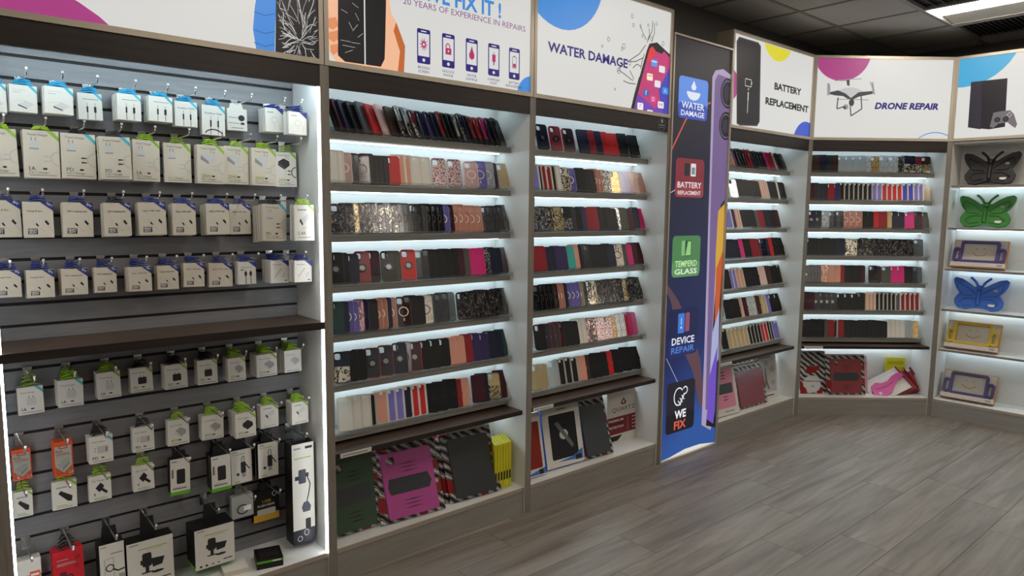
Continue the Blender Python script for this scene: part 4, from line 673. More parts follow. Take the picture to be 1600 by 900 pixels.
        for xx in (.42, .7): bx(xx-.07, .38, xx+.07, .56, INK); bx(xx-.02, .02, xx+.02, .4, INK); bx(xx-.03, .56, xx+.03, .64, INKG)
    elif style == 'faint': bx(.12, .8, .6, .825, INKG); ln([(.2, .25), (.6, .65)], .09, INKL); ln([(.65, .25), (.8, .45)], .06, INKL); bx(.75, .08, .9, .12, INK)
    elif style.startswith('adapter'):
        tx('Travel Charger' if style == 'adapter' else 'Power Adapter', .12, .77, .055, w=w*.56); cx = .58 if style == 'adapterg' else .52
        body = {'adapter': SILV, 'adapterk': INK, 'adapterg': GREYP, 'adapterw': SILV, 'adapterd': INK}[style]
        if style in ('adapter', 'adapterk'): p.rrect(L+.34*w, .32*h, L+.72*w, .60*h, .004, body); bx(.42, .6, .46, .68, INKG); bx(.58, .6, .62, .68, INKG)
        elif style == 'adapterw': bx(.34, .36, .78, .62, INKL); bx(.68, .40, .78, .58, INKG); bx(.22, .54, .27, .57, INK); bx(.22, .44, .27, .47, INK)
        else: pl([(.34, .46), (.58, .30), (.86, .44), (.84, .58), (.6, .70), (.36, .58)], body); pl([(.34, .46), (.58, .30), (.58, .38), (.36, .58)], SILV if body is GREYP else mat('#2A2A2C', .4))
        if arg: tx(arg, .13, .14, .11, mat('#7D9A2C', .5) if style in ('adapterk', 'adapterg', 'adapterd') else INK, bold=.01); p.rrect(L+.48*w, .17*h, L+.62*w, .215*h, .002, INK)
        bx(.13, .06, .92, .085, INKG)
    elif style == 'push':
        bx(.16, .84, .62, .875, INKG); pl([(.3, .60), (.42, .44), (.8, .64), (.72, .78)], SILV); pl([(.26, .56), (.40, .42), (.44, .46), (.32, .61)], INK); bx(.4, .34, .6, .37, INKL)
        if arg: tx(arg, .16, .17, .09, INK)
        bx(.16, .08, .85, .10, INKG)
    elif style == 'orange':
        pl([(.06, .30), (.5, .10), (.94, .30), (.94, .88), (.06, .88)], CARD); bx(.28, .80, .74, .90, ORANGE); bx(.34, .83, .68, .87, WTXT); tx('PLUG', .12, .70, .06, w=w*.34, bold=.02); tx('UNIVERSAL', .12, .61, .065, ORANGE, w=w*.76, bold=.03); bx(.14, .56, .5, .58, INKL)
        pl([(.14, .36), (.42, .24), (.8, .40), (.86, .48), (.6, .52), (.3, .42)], SILV); pl([(.42, .24), (.8, .40), (.8, .34), (.44, .17)], GREYP); tx('2A', .72, .06, .09, WTXT)
    elif style == 'carb': bx(.16, .75, .62, .79, INKG); pl([(.24, .56), (.34, .66), (.82, .42), (.78, .24), (.62, .26)], INK); bx(.16, .12, .6, .145, LIMEI); bx(.16, .06, .8, .08, INKG)
    elif style == 'cart': tx('Car Charger', .14, .78, .065, w=w*.6); pl([(.28, .52), (.52, .72), (.68, .58), (.62, .48), (.84, .32), (.76, .24), (.54, .40), (.46, .34)], INK); bx(.2, .28, .28, .31, INK); bx(.2, .22, .28, .25, INK); bx(.2, .11, .7, .13, LIMEI); bx(.2, .06, .8, .08, INKG)
    elif style == 'bank': bx(.08, .90, .36, .935, INKG); p.rrect(L+.32*w, .30*h, L+.74*w, .70*h, .006, INK); bx(.08, .48, .17, .72, mat('#6B7048', .5)); bx(.12, .165, .8, .19, INK); bx(.12, .21, .5, .225, LIMEI); bx(0, 0, 1, .1, GREENP)
    elif style == 'bankloop': bx(.08, .92, .32, .95, INKG); tx('POWER BANK', .1, .84, .05, LIMEI, w=w*.6, bold=.02); p.arc(L+.58*w, .70*h, .07*w, .09*h, w*.03, INK); p.rrect(L+.46*w, .30*h, L+.70*w, .62*h, .003, INK); bx(.5, .18, .68, .30, GREYP); ln([(.7, .55), (.88, .38)], .05, INK); p.disc(L+.32*w, .28*h, .07*w, .04*h, INK); bx(.14, .05, .4, .08, LIMEI)
    elif style == 'tall':
        bx(.08, .945, .4, .96, INKG); bx(.6, .94, .92, .965, INK); bx(.1, .85, .85, .86, LIMEI); p.rrect(L+.28*w, .60*h, L+.62*w, .74*h, .006, mat('#262A40', .4)); bx(.12, .64, .3, .68, INK); bx(.6, .66, .74, .70, INK)
        ln([(.66, .67), (.80, .58), (.72, .48), (.62, .40)], .05, INK); pl([(.4, .36), (.46, .31), (.78, .31), (.82, .36), (.7, .41), (.5, .41)], mat('#262A40', .4)); bx(0, .0, 1, .14, mat('#1B1D2A', .4)); p.rrect(L+.56*w, .12*h, L+.8*w, .24*h, .004, INK); p.arc(L+.6*w, .10*h, .1*w, .03*h, w*.03, SILV); p.arc(L+.3*w, .05*h, .1*w, .025*h, w*.03, SILV)
    elif style == 'sachet': p.arc(L+.5*w, .36*h, .24*w, .20*h, w*.06, INK); bx(.55, .28, .9, .5, WTXT)
    elif style == 'usb': tx('USB', .34, .60, .10, YELP, w=w*.34); tx('FLASH DRIVE', .16, .48, .07, WTXT, w=w*.66, bold=.02); bx(0, 0, 1, .24, YELP); p.rrect(L+.14*w, .20*h, L+.86*w, .40*h, .005, SILV); p.arc(L+.82*w, .84*h, .08*w, .07*h, w*.02, WTXT)
    elif style == 'greybox': bx(0, 0, 1, .66, GREYP); bx(.5, .58, .95, .72, ORANGE); bx(.55, .62, .9, .67, WTXT); bx(.05, .42, .4, .54, ORANGE); bx(.7, .5, .88, .55, ORANGE)
    elif style == 'redtop':
        bx(0, .90, 1, 1, REDP); p.arc(L+.8*w, .84*h, .06*w, .03*h, w*.03, INK); bx(.12, .83, .5, .845, INKG); bx(.12, .76, .7, .775, INKG); bx(.12, .735, .75, .75, INKG); p.rrect(L+.2*w, .3*h, L+.42*w, .62*h, .004, mat('#5A2036', .4)); p.arc(L+.52*w, .5*h, .1*w, .05*h, w*.05, INK); bx(.5, .38, .85, .44, INK); p.arc(L+.76*w, .68*h, .05*w, .025*h, w*.02, INK)
    elif style == 'magmount': bx(.06, .94, .3, .955, INKG); bx(.45, .80, .93, .82, INKG); p.line([(L+.2*w, .3*h), (L+.2*w, .72*h), (L+.55*w, .74*h), (L+.55*w, .32*h), (L+.2*w, .3*h)], .0018, INKG); p.arc(L+.4*w, .56*h, .15*w, .06*h, w*.05, INK); ln([(.52, .53), (.72, .48), (.98, .5)], .07, INK); bx(.74, .2, 1, .42, GREYP)
    elif style == 'mount':
        bx(.06, .93, .26, .955, INKG); bx(.24, .81, .86, .83, LIMEI); bx(.42, .77, .76, .785, INKL); p.rrect(L+.32*w, .42*h, L+.52*w, .72*h, .008, INK); bx(.28, .48, .33, .58, INK); pl([(.5, .58), (.8, .56), (.74, .40), (.54, .38)], INK); bx(.38, .30, .46, .44, INK); bx(.3, .28, .54, .31, INK); p.disc(L+.64*w, .27*h, .13*w, .03*h, INK); bx(.7, .10, .92, .125, INK)
        for xx in (.1, .24, .4, .54): p.disc(L+xx*w+.006, .07*h, .035*w, .025*h if xx < .3 else .012*h, INK)
    return p
THICK = {'bank', 'bankloop', 'tall', 'magmount', 'mount'}
_H = {}
def hook(u, zr, length, label):
    o = thing('peg_hook', label, 'hook', uw(1, u, .281, zr), 0, 'chrome peg hooks on the slatwall')
    MB().box(-.013, .013, -.005, 0, -.030, .016).box(-.015, .015, -.008, -.001, .012, .020).obj('bracket', o, m=CHROME)
    MB().tube([(0, -.004, 0), (0, -length+.012, 0), (0, -length, .010), (0, -length-.002, .018)], .0028, None).obj('rod', o, m=CHROME)
    MB().tube([(0, -length-.002, .0175), (0, -length-.003, .025)], .0042, None).obj('tip', o, m=mat('#E4E4E4', .3))
_B = {}
rnd = random.Random(5)
HB = [(0, 'hub', 0.0607, 2.1373, 0.0723, 0.0975, 3, 0.02, 'cyan', 'cyan', 0.202), (0, 'hub', 0.1545, 2.1401, 0.0814, 0.0933, 3, 0.02, 'cyan', 'cyan', 0.202), (0, 'hub', 0.2586, 2.1435, 0.0884, 0.0953, 4, 0.02, 'cyan', 'cyan', 0.182), (0, 'aux', 0.364, 2.1378, 0.0795, 0.0967, 2, 0.02, 'cyan', 'cyan', 0.222), (0, 'aux', 0.4859, 2.1447, 0.0814, 0.0984, 4, 0.02, 'cyan', 'cyan', 0.182), (0, 'aux', 0.5962, 2.1474, 0.0857, 0.0961, 4, 0.02, 'cyan', 'cyan', 0.182), (0, 'auxt', 0.6959, 2.1407, 0.0853, 0.098, 3, 0.02, 'cyan', 'cyan', 0.202), (0, 'auxl', 0.8075, 2.1392, 0.0927, 0.1205, 2, 0.02, 'cyan', 'cyan', 0.222), (0, 'wireless', 0.9131, 2.1389, 0.0839, 0.0916, 1, 0.02, 'white', None, 0.242), (0, 'buds', 1.0526, 2.1495, 0.0796, 0.1011, 5, 0.016, 'navy', 'navy', 0.182), (0, 'buds', 1.1271, 2.1338, 0.0813, 0.0956, 3, 0.02, 'navy', 'navy', 0.114), (1, 'travel', 0.0836, 1.9854, 0.0951, 0.1647, 2, 0.02, 'lime', 'lime', '1A', 0.222), (1, 'travel', 0.2007, 1.9883, 0.1098, 0.1698, 2, 0.02, 'lime', 'lime', '1A', 0.222), (1, 'travel', 0.3159, 1.9859, 0.1112, 0.1653, 2, 0.02, 'black', 'cyan', 'PD', 0.222), (1, 'travel', 0.4334, 1.9801, 0.1048, 0.1586, 4, 0.02, 'black', 'cyan', 'PD', 0.182), (1, 'travel', 0.5456, 1.9791, 0.0967, 0.1599, 2, 0.02, 'lime', 'lime', '1A', 0.222), (1, 'travel', 0.6671, 1.9765, 0.1039, 0.1576, 1, 0.02, 'lime', 'lime', '', 0.242), (1, 'travelb', 0.7909, 1.9759, 0.1081, 0.1585, 2, 0.02, 'lime', 'lime', '20W', 0.222), (1, 'travelb', 0.9029, 1.9794, 0.1031, 0.1606, 1, 0.02, 'lime', 'lime', '20W', 0.242), (1, 'travelb', 1.0147, 1.9774, 0.1077, 0.1609, 2, 0.02, 'lime', 'lime', '20W', 0.222), (1, 'travelk', 1.1182, 1.9674, 0.0966, 0.1533, 1, 0.02, 'lime', 'lime', '25W', 0.226), (2, 'cable', 0.075, 1.7357, 0.0953, 0.1318, 1, 0.02, 'navy', 'navy', '5FT', 0.242), (2, 'cable', 0.1791, 1.7317, 0.0923, 0.1288, 2, 0.02, 'navy', 'navy', '10FT', 0.222), (2, 'cable', 0.3024, 1.7311, 0.0982, 0.1279, 2, 0.02, 'navy', 'navy', '5FT', 0.222), (2, 'cable', 0.4284, 1.732, 0.0914, 0.1269, 4, 0.02, 'black', 'navy', '10FT', 0.182), (2, 'cable', 0.5514, 1.7364, 0.0981, 0.1282, 4, 0.02, 'navy', 'navy', '5FT', 0.182), (2, 'cable', 0.6679, 1.7331, 0.0877, 0.1266, 4, 0.02, 'navy', 'navy', '10FT', 0.182), (2, 'cable', 0.8011, 1.7351, 0.0932, 0.1278, 4, 0.02, 'navy', 'navy', '5FT', 0.182), (2, 'cable', 0.9138, 1.7341, 0.0893, 0.1302, 1, 0.02, 'navy', 'navy', '10FT', 0.242), (2, 'travel', 1.0233, 1.7356, 0.1048, 0.1578, 6, 0.02, 'black', 'cyan', 'PD', 0.142), (2, 'push', 1.1211, 1.7342, 0.0903, 0.1549, 3, 0.02, 'lime', 'lime', '2.4A', 0.054), (3, 'cable', 0.0693, 1.4884, 0.0793, 0.0969, 3, 0.02, 'navy', 'navy', '5FT', 0.202), (3, 'cable', 0.1684, 1.4863, 0.0849, 0.1001, 4, 0.02, 'navy', 'navy', '5FT', 0.182), (3, 'cable', 0.2774, 1.4846, 0.0849, 0.0974, 3, 0.02, 'navy', 'navy', '5FT', 0.202), (3, 'cable', 0.379, 1.4849, 0.0755, 0.0962, 3, 0.02, 'navy', 'navy', '5FT', 0.202), (3, 'cable', 0.4958, 1.4836, 0.0817, 0.0958, 4, 0.02, 'navy', 'navy', '5FT', 0.182), (3, 'cable', 0.6021, 1.4827, 0.0791, 0.0962, 3, 0.02, 'navy', 'navy', '5FT', 0.202), (3, 'cable', 0.7018, 1.4891, 0.0802, 0.0984, 3, 0.02, 'navy', 'navy', '5FT', 0.202), (3, 'cable', 0.8149, 1.4832, 0.0979, 0.1014, 2, 0.02, 'navy', 'navy', '5FT', 0.222), (3, 'plugs', 0.9204, 1.4858, 0.0773, 0.0976, 3, 0.02, 'navy', 'navy', 0.202), (3, 'faint', 1.0464, 1.4895, 0.0809, 0.0991, 6, 0.018000000000000002, 'navy', 'navy', 0.154), (3, 'faint', 1.1278, 1.4901, 0.08, 0.0953, 3, 0.02, 'navy', 'navy', 0.094), (4, 'adapter', 0.1204, 1.0546, 0.0799, 0.1032, 1, 0.04, 'lime', 'cyan', '1A', 0.222), (4, 'adapter', 0.2423, 1.0676, 0.0819, 0.1031, 3, 0.022, 'lime', 'cyan', '1A', 0.196), (4, 'adapter', 0.3733, 1.0772, 0.0798, 0.104, 2, 0.03, 'lime', 'lime', '1A', 0.202), (4, 'adapterk', 0.4922, 1.0748, 0.082, 0.0996, 1, 0.04, 'black', 'lime', 'PD', 0.222), (4, 'adapterk', 0.6173, 1.0744, 0.0858, 0.102, 2, 0.03, 'black', 'lime', 'PD', 0.202), (4, 'adapterk', 0.7415, 1.0767, 0.0804, 0.1048, 2, 0.03, 'black', 'lime', 'PD', 0.202), (4, 'adapterg', 0.8569, 1.0733, 0.0747, 0.1013, 2, 0.04, 'lime', 'lime', '25W', 0.182), (4, 'adapterg', 0.9867, 1.0745, 0.0919, 0.1011, 3, 0.028, 'lime', 'lime', '25W', 0.178), (4, 'adapterg', 1.1071, 1.077, 0.08, 0.1007, 3, 0.028, 'lime', None, '', 0.178), (5, 'orange', 0.081, 0.8214, 0.0588, 0.1164, 1, 0.03, 'clear', None, 0.232), (5, 'orange', 0.2074, 0.8317, 0.0611, 0.134, 3, 0.02, 'clear', None, 0.202), (5, 'adapterw', 0.333, 0.8284, 0.0814, 0.1073, 2, 0.03, 'black', 'cyan', 'PD', 0.202), (5, 'adapterw', 0.4877, 0.8288, 0.0796, 0.1012, 1, 0.04, 'black', None, 'PD', 0.222), (5, 'adapterg', 0.6212, 0.8327, 0.0836, 0.107, 1, 0.04, 'lime', None, '40W', 0.222), (5, 'adapterg', 0.7526, 0.8322, 0.0894, 0.104, 2, 0.03, 'lime', None, '40W', 0.202), (5, 'adapterd', 0.8813, 0.8281, 0.0884, 0.1089, 4, 0.024, 'lime', 'lime', '45W', 0.166), (5, 'push', 1.0023, 0.8322, 0.082, 0.1038, 2, 0.028, 'lime', 'lime', '', 0.206), (5, 'push', 1.1277, 0.8354, 0.0796, 0.1023, 3, 0.026, 'lime', 'lime', '', 0.16), (6, 'carb', 0.0751, 0.6605, 0.0599, 0.0979, 1, 0.03, 'lime', 'lime', 0.232), (6, 'carb', 0.2071, 0.6693, 0.0805, 0.1112, 1, 0.03, 'lime', 'lime', 0.232), (6, 'cart', 0.3275, 0.6601, 0.0767, 0.1015, 1, 0.03, 'lime', 'lime', 0.232), (6, 'cart', 0.484, 0.665, 0.0778, 0.1052, 1, 0.03, 'lime', 'lime', 0.232), (6, 'bank', 0.6191, 0.6665, 0.0802, 0.1583, 1, 0.04, 'black', None, 0.222), (6, 'bank', 0.7766, 0.6548, 0.0828, 0.1597, 3, 0.025, 'black', None, 0.187), (6, 'bankloop', 0.8783, 0.6472, 0.0927, 0.156, 1, 0.035, 'black', None, 0.227), (6, 'bankloop', 0.9893, 0.6626, 0.0938, 0.1615, 2, 0.03, 'black', None, 0.202), (6, 'tall', 1.1144, 0.6561, 0.1059, 0.474, 1, 0.09, 'black', None, 0.112), (6, 'sachet', 0.8763, 0.4342, 0.096, 0.1012, 3, 0.012, 'clear', None, 0.226), (6, 'usb', 0.9859, 0.4275, 0.1185, 0.1435, 2, 0.015, 'black', None, 0.232), (7, 'greybox', 0.0786, 0.4013, 0.0722, 0.1767, 1, 0.05, 'clear', None, 0.212), (7, 'redtop', 0.2046, 0.4048, 0.0996, 0.223, 2, 0.03, 'black', None, 0.202), (7, 'magmount', 0.3464, 0.3937, 0.0885, 0.2296, 1, 0.08, 'black', None, 0.182), (7, 'mount', 0.4843, 0.3676, 0.1749, 0.1962, 1, 0.08, 'black', None, 0.182), (7, 'mount', 0.7233, 0.3696, 0.1643, 0.1759, 1, 0.13, 'black', None, 0.132)]
from collections import Counter
_rowcount = Counter()
for ent in HB:
    row, style, uc, zt, w, h, n, t, tab, corner = ent[:10]; arg = ent[10] if len(ent) > 11 else ''
    idx = _rowcount[row]; _rowcount[row] += 1
    if uc-w/2 < .034: uc = .034+w/2
    zr = HOOKZ[row]
    if style in ('sachet', 'usb'): zr = .462
    vf = ent[-1]; nm, ph = NAMEOF[style]; place = f"{nth(idx)} hook of {nth(row)} row"
    if arg: ph2 = ph.replace(' box', f' {arg} box', 1) if style != 'cable' else ph.replace('white ', f'white {arg} ', 1)
    else: ph2 = ph
    hook(uc, zr, max(.215, .285-vf+.025), f"chrome peg hook, {nth(idx)} in the {nth(row)} row of the slatwall")
    for k in range(n):
        z0 = zt-h-(.002*k if style in ('cable', 'travel') else 0); dx = rnd.uniform(-.003, .003) if k else 0
        front_lab = f"{ph2}, front box, {place}" if n > 1 else f"{ph2}, alone, {place}"
        lab = front_lab if k == 0 else f"{ph}, {nth(k-1)} behind front, {place}"
        o = thing(nm, lab, 'package' if style in ('sachet', 'usb', 'orange') else 'box', uw(1, uc+dx, vf+k*t, z0), 0, f"packages on {nth(row)} hook row", (0, R(rnd.uniform(-1.2, 1.2)) if style not in ('tall', 'mount', 'magmount') else 0, 0))
        th = t*.9; side = BLACK if style in THICK or style == 'usb' else (ORANGE if style == 'orange' else (REDP if style == 'redtop' else (CREAM if style in ('travel', 'travelb', 'cable') else CARD)))
        fr = CARD if style not in ('usb', 'orange', 'sachet') else side
        key = (style, round(w, 3), round(h, 3), t)
        if key not in _B:
            b_ = MB(); b_.box(-w/2, w/2, 0, th, 0, h, side if style != 'sachet' else tinted('#C4C4C2'))
            if style in THICK: b_.box(-w/2+.001, w/2-.001, -.0002, 0, .001 if style != 'bank' else .0, h-.001, fr)
            if style in ('bank', 'mount'): b_.box(-w/2-.0005, w/2+.0005, -.0001, th+.0003, -.0005, h*.07, GREENP)
            _B[key] = b_.mesh(nm)
        link('box_body' if style not in ('sachet', 'usb') else 'pouch', _B[key], o)
        tz = zr-z0+.004; tw = min(.03, w*.4)
        hh = max(.012, tz-h); tb = MB()
        if style in ('orange', 'sachet', 'greybox', 'wireless', 'usb') or style in THICK:
            tb.prism([(-tw, h), (tw, h), (tw*.8, h+hh), (-tw*.8, h+hh)], th*.5, th*.5+.001)
        else:   # springy plastic hanger loops
            for q_ in range(3):
                zz = h+.002+hh*(q_)/3; tb.tube([(-tw*.9+.004*q_, th*.5-.004, zz), (0, th*.3, zz+.006), (tw*.9-.002*q_, th*.5-.002, zz+.002), (tw*.5, th*.8, zz+.005), (-tw*.4, th*.8, zz+.005), (-tw*.9+.004*q_, th*.5-.004, zz)], .0022, None, 5)
        tb.obj('hang_tab', o, m=TABC[tab])
        if k == 0:
            front(style, w, h, arg, idx).obj('printed_front', o)
            if corner:
                c_ = MB(); c_.y = -.0009; s_ = min(w, h)*.34
                if style in ('cable', 'buds', 'plugs', 'faint'): c_.poly([(w/2-s_*1.25, h), (w/2, h-s_), (w/2, h)], NAVI)
                else: c_.poly([(w/2-s_, h), (w/2-s_*.55, h), (w/2, h-s_*.6), (w/2, h-s_)], CYANI if corner == 'cyan' else LIMEI)
                if style == 'cable' and arg: c_.text(arg, w/2-s_*.68, h-s_*.20, s_*.26, WTXT, rot=-38, bold=.02)
                c_.obj('corner_flash', o)
            if style == 'orange': MB().prism(rr(-w*.44, h*.08, w*.44, h*.9, .004, 2), -.012, -.002).obj('blister', o, m=ACRYL)

# flat boxes lying on the slatwall deck
o = thing('headset_box', 'black box with lime stripe lying flat on the deck', 'box', uw(1, *(0.9359768262311012, 0.09), ZDECK), R(-14))
MB().box(-.055, .055, -.05, .065, 0, .042).obj('box_body', o, m=BLACK); MB().box(-.0555, .0555, -.0505, -.0495, .026, .036).obj('lime_stripe', o, m=GREENP); MB().box(-.04, .04, -.03, .045, .042, .044).obj('embossed_lid', o, m=mat('#1C1C1F', .3))
MB().box(.01, .045, -.0512, -.0504, .028, .034).obj('printed_name', o, m=WTXT)
o = thing('folded_leaflet_box', 'small flat white box lying on the deck under the phone mounts', 'box', uw(1, *(0.7970955118612586, 0.12), ZDECK), R(-8))
MB().box(-.05, .05, -.045, .05, 0, .022).obj('box_body', o, m=CREAM); MB().box(-.0505, .0505, -.0455, .0505, .018, .0225).obj('lid', o, m=CARD)

# ------------------------------------------------------------------ goods on the decks
m, t, b = nodemat('striped_bag'); v = coords(t, (1, 1, 1), (0, R(52), 0)); wv = node(t, 'ShaderNodeTexWave', Scale=8.0, Distortion=3.0, wave_type='BANDS', bands_direction='X'); wv.inputs['Detail Scale'].default_value = 2.0
t.links.new(v, wv.inputs['Vector']); sc1 = ramp(t, wv.outputs['Color'], [(0, '#111113'), (.36, '#D4D2CE'), (.52, '#151517'), (.80, '#CFCDC9')], 'CONSTANT')
nn = node(t, 'ShaderNodeTexNoise', Scale=7.0, Detail=1.0); t.links.new(coords(t), nn.inputs['Vector']); rd = ramp(t, nn.outputs['Fac'], [(0, '#8E1A20'), (.41, '#000000')], 'CONSTANT')
gt = node(t, 'ShaderNodeMath', operation='LESS_THAN'); gt.inputs[1].default_value = .41; t.links.new(nn.outputs['Fac'], gt.inputs[0])
mx = node(t, 'ShaderNodeMix', data_type='RGBA'); t.links.new(gt.outputs[0], mx.inputs['Factor']); t.links.new(sc1, mx.inputs['A']); t.links.new(rd, mx.inputs['B']); t.links.new(mx.outputs['Result'], b.inputs['Base Color']); b.inputs['Roughness'].default_value = .3
STRIPE = m
SMOKE = mat('#3A3F44', .3, name='smoky_window')
def dpos(u, v, yaw, un): return uw(un, u, v, ZDECK+.001), (0, 0, U[un][2]+R(yaw))
def bag(un, u, v, w, h, lean, yaw, label, colour=None, extra=None, group=None):
    loc, rot = dpos(u, v, yaw, un)
    o = thing('tablet_case_bag' if colour else 'striped_bag', label, 'package', (loc[0], loc[1], loc[2]+.018*math.sin(R(lean))), 0, group, (R(-lean), 0, rot[2]))
    a = [(-w/2, 0), (w/2, 0), (w/2*.985, h*.5), (w/2, h), (-w/2, h), (-w/2*.985, h*.5)]
    q_ = MB(); q_.hull([(x, .004, z) for x, z in a], [(x, .016, z) for x, z in a]); q_.obj('bag', o, m=STRIPE)
    MB().box(-w/2, w/2, .003, .017, h-.012, h).obj('seal_strip', o, m=mat('#C9C6C0', .3))
    if colour:
        cw, ch = w*.78, h*.84; s_ = link('tablet_case', slab(rr(-cw/2, h*.04, cw/2, h*.04+ch, .014), [rr(-cw*.40, h*.04+ch*.82, -cw*.24, h*.04+ch*.93, .006)] if extra == 'rugged' else [], .016, mat(colour, .4), 'tablet_case', y0=-.012), o)
        if extra == 'rugged':
            z0 = h*.04; MB().prism([(-cw*.40, z0+ch*.36), (cw*.36, z0+ch*.36), (cw*.42, z0+ch*.46), (cw*.36, z0+ch*.60), (-cw*.40, z0+ch*.60), (-cw*.44, z0+ch*.48)], -.0145, -.0119).obj('window', s_, m=SMOKE)
            for zz in (.12, .18, .24, .68, .74, .80): MB().prism([(-cw*.2, z0+ch*zz), (0, z0+ch*(zz-.012)), (cw*.22, z0+ch*zz), (0, z0+ch*(zz+.014))], -.0135, -.0119).obj('grip_slot', s_, m=mat(tuple(x*.35 for x in lin(colour)), .5))
        MB().box(-w*.47, w*.47, -.0165, -.016, h*.01, h*.93).obj('clear_film', o, m=BAGM)
    return o
def box(un, u, v, w, h, d, lean, yaw, name, label, body, fn=None, cat='box', group=None):
    loc, rot = dpos(u, v, yaw, un)
    o = thing(name, label, cat, (loc[0], loc[1], loc[2]+d*math.sin(R(lean))), 0, group, (R(-lean), 0, rot[2])); MB().box(-w/2, w/2, 0, d, 0, h).obj('box_body', o, m=body)
    if fn: p = MB(); p.y = -.0003; fn(p, w, h); p.obj('printed_front', o)
    return o
DK = {'green': (0.1214, 0.2909, 0.4198), 'pink': (0.483, 0.3687, 0.3862), 'grey': (0.884, 0.3554, 0.3745), 'redbox': (0.1178, 0.1794, 0.3715), 'blue': (0.3968, 0.3131, 0.3792), 'grey3': (0.688, 0.2991, 0.3756), 'quartz': (1.0592, 0.3258, 0.351), 'pinkbox': (0.2518, 0.2974, 0.3904), 'red4': (0.6432, 0.4342, 0.3412), 'eiffel': (0.9637, 0.3169, 0.3741), 'yel4': (1.2485, 0.1569, 0.3059), 'wr4': (1.4406, 0.1282, 0.2776), 'bag5': (0.2073, 0.2314, 0.3741), 'red5': (0.4794, 0.3436, 0.352), 'fish': (0.906, 0.4614, 0.2973)}
u_, w_, h_ = DK['green']; bag(2, max(u_-.012, w_/2+.03), .10, w_*.96, h_, 9, 0, 'dark green rugged tablet case in striped bag beside the post', '#35523C', 'rugged', 'tablet case bags under the repair icons sign')
u_, w_, h_ = DK['pink']; bag(2, u_, .062, w_, h_, 20, -4, 'pink rugged tablet case in striped bag at front of its stack', '#C0509E', 'rugged', 'tablet case bags under the repair icons sign')
for k in range(3): bag(2, u_-.022*(k+1), .062+.026*(k+1), w_, h_+.008*(k+1), 20, -4, f'striped tablet case bag, {nth(k)} behind the pink tablet case', None, None, 'tablet case bags under the repair icons sign')
u_, w_, h_ = DK['grey']; bag(2, u_, .062, w_*.94, h_, 21, -4, 'charcoal tablet case in striped bag beside the yellow folders', '#34383C', None, 'tablet case bags under the repair icons sign')
for k in range(4): bag(2, u_-.016*(k+1), .062+.022*(k+1), w_*.94, h_+.006*(k+1), 21, -4, f'striped tablet case bag, {nth(k)} behind the charcoal tablet case', None, None, 'tablet case bags under the repair icons sign')
YEL = mat('#D9D228', .45, name='yellow_card')
for k in range(6):
    loc, rot = dpos(1.0304+0.0205*k, .07, 66, 2)
    o = thing('screen_protector_folder', f'yellow screen protector folder, {nth(k)} along the row on the deck', 'box', loc, 0, 'yellow screen protector folders', (0, 0, rot[2]))
    MB().box(0, .15, 0, .0145, 0, .262).obj('folder_body', o, m=YEL); MB().box(-.0006, 0, .003, .0115, .05, .10).obj('spine_barcode', o, m=INK)
    if k == 0:
        p = MB(); p.v = []; fl = MB(); fl.hull([(-.002, -.0006, .262), (.15, -.0006, .262), (.13, -.0006, .226), (.03, -.0006, .226)], [(-.002, .0, .262), (.15, .0, .262), (.13, .0, .226), (.03, .0, .226)]); fl.obj('flap', o, m=mat('#C6BE22', .45))
        for j in range(5): MB().box(.02, .09-.01*(j % 2), -.0004, 0, .18-.014*j, .184-.014*j).obj('text_line', o, m=mat('#6E6A1C', .6))
def f_red(p, w, h): p.rrect(-w*.40, h*.12, w*.40, h*.86, .01, mat('#8A2A22', .4)); p.poly([(-w/2, h*.02), (w/2, h*.02), (w/2, h*.12), (-w*.1, h*.06)], mat('#3A74C0', .4)); p.rect(w*.22, h*.02, w*.4, h*.10, INK)
u_, w_, h_ = DK['redbox']; box(3, max(u_, .11), .07, w_, h_, .03, 12, -2, 'tablet_case_box', 'white case box with red patterned window beside the post', CARD, f_red)
def f_blue(p, w, h):
    p.rect(-w*.49, 0, w*.49, h*.995, CARD); p.rrect(-w*.33, h*.12, w*.36, h*.84, .01, INK); p.poly([(-w*.2, h*.08), (w*.46, h*.05), (w*.46, h*.22), (w*.2, h*.12)], mat('#3A74C0', .4)); p.rrect(-w*.30, h*.15, w*.33, h*.82, .008, mat('#26282A', .3)); p.disc(w*.02, h*.5, w*.11, h*.08, SILV); p.poly([(-w*.2, h*.7), (-w*.1, h*.72), (w*.26, h*.3), (w*.2, h*.26)], mat('#6A6C70', .4)); p.rect(-w*.1, h*.90, w*.14, h*.925, INKG); p.rect(w*.26, h*.05, w*.42, h*.13, INK)
u_, w_, h_ = DK['blue']; box(3, u_, .085, w_, h_, .045, 12, -3, 'tablet_case_box', 'blue-sided white box with dark windowed tablet case', mat('#2A66C8', .4), f_blue)
for k in range(2): bag(3, u_-.01*(k+1), .085+.055+.024*k, w_*.95, h_*1.0, 12, -3, f'striped tablet case bag, {nth(k)} behind the blue and white box', None, None, 'tablet case bags under the water damage sign')
u_, w_, h_ = DK['grey3']; bag(3, u_-.012, .07, w_*.9, h_, 18, -3, 'slate grey tablet case in striped bag beside the upright white box', '#474C52', None, 'tablet case bags under the water damage sign')
for k in range(3): bag(3, u_-.012-.018*(k+1), .07+.024*(k+1), w_*.9, h_+.006*(k+1), 18, -3, f'striped tablet case bag, {nth(k)} behind the slate grey tablet case', None, None, 'tablet case bags under the water damage sign')
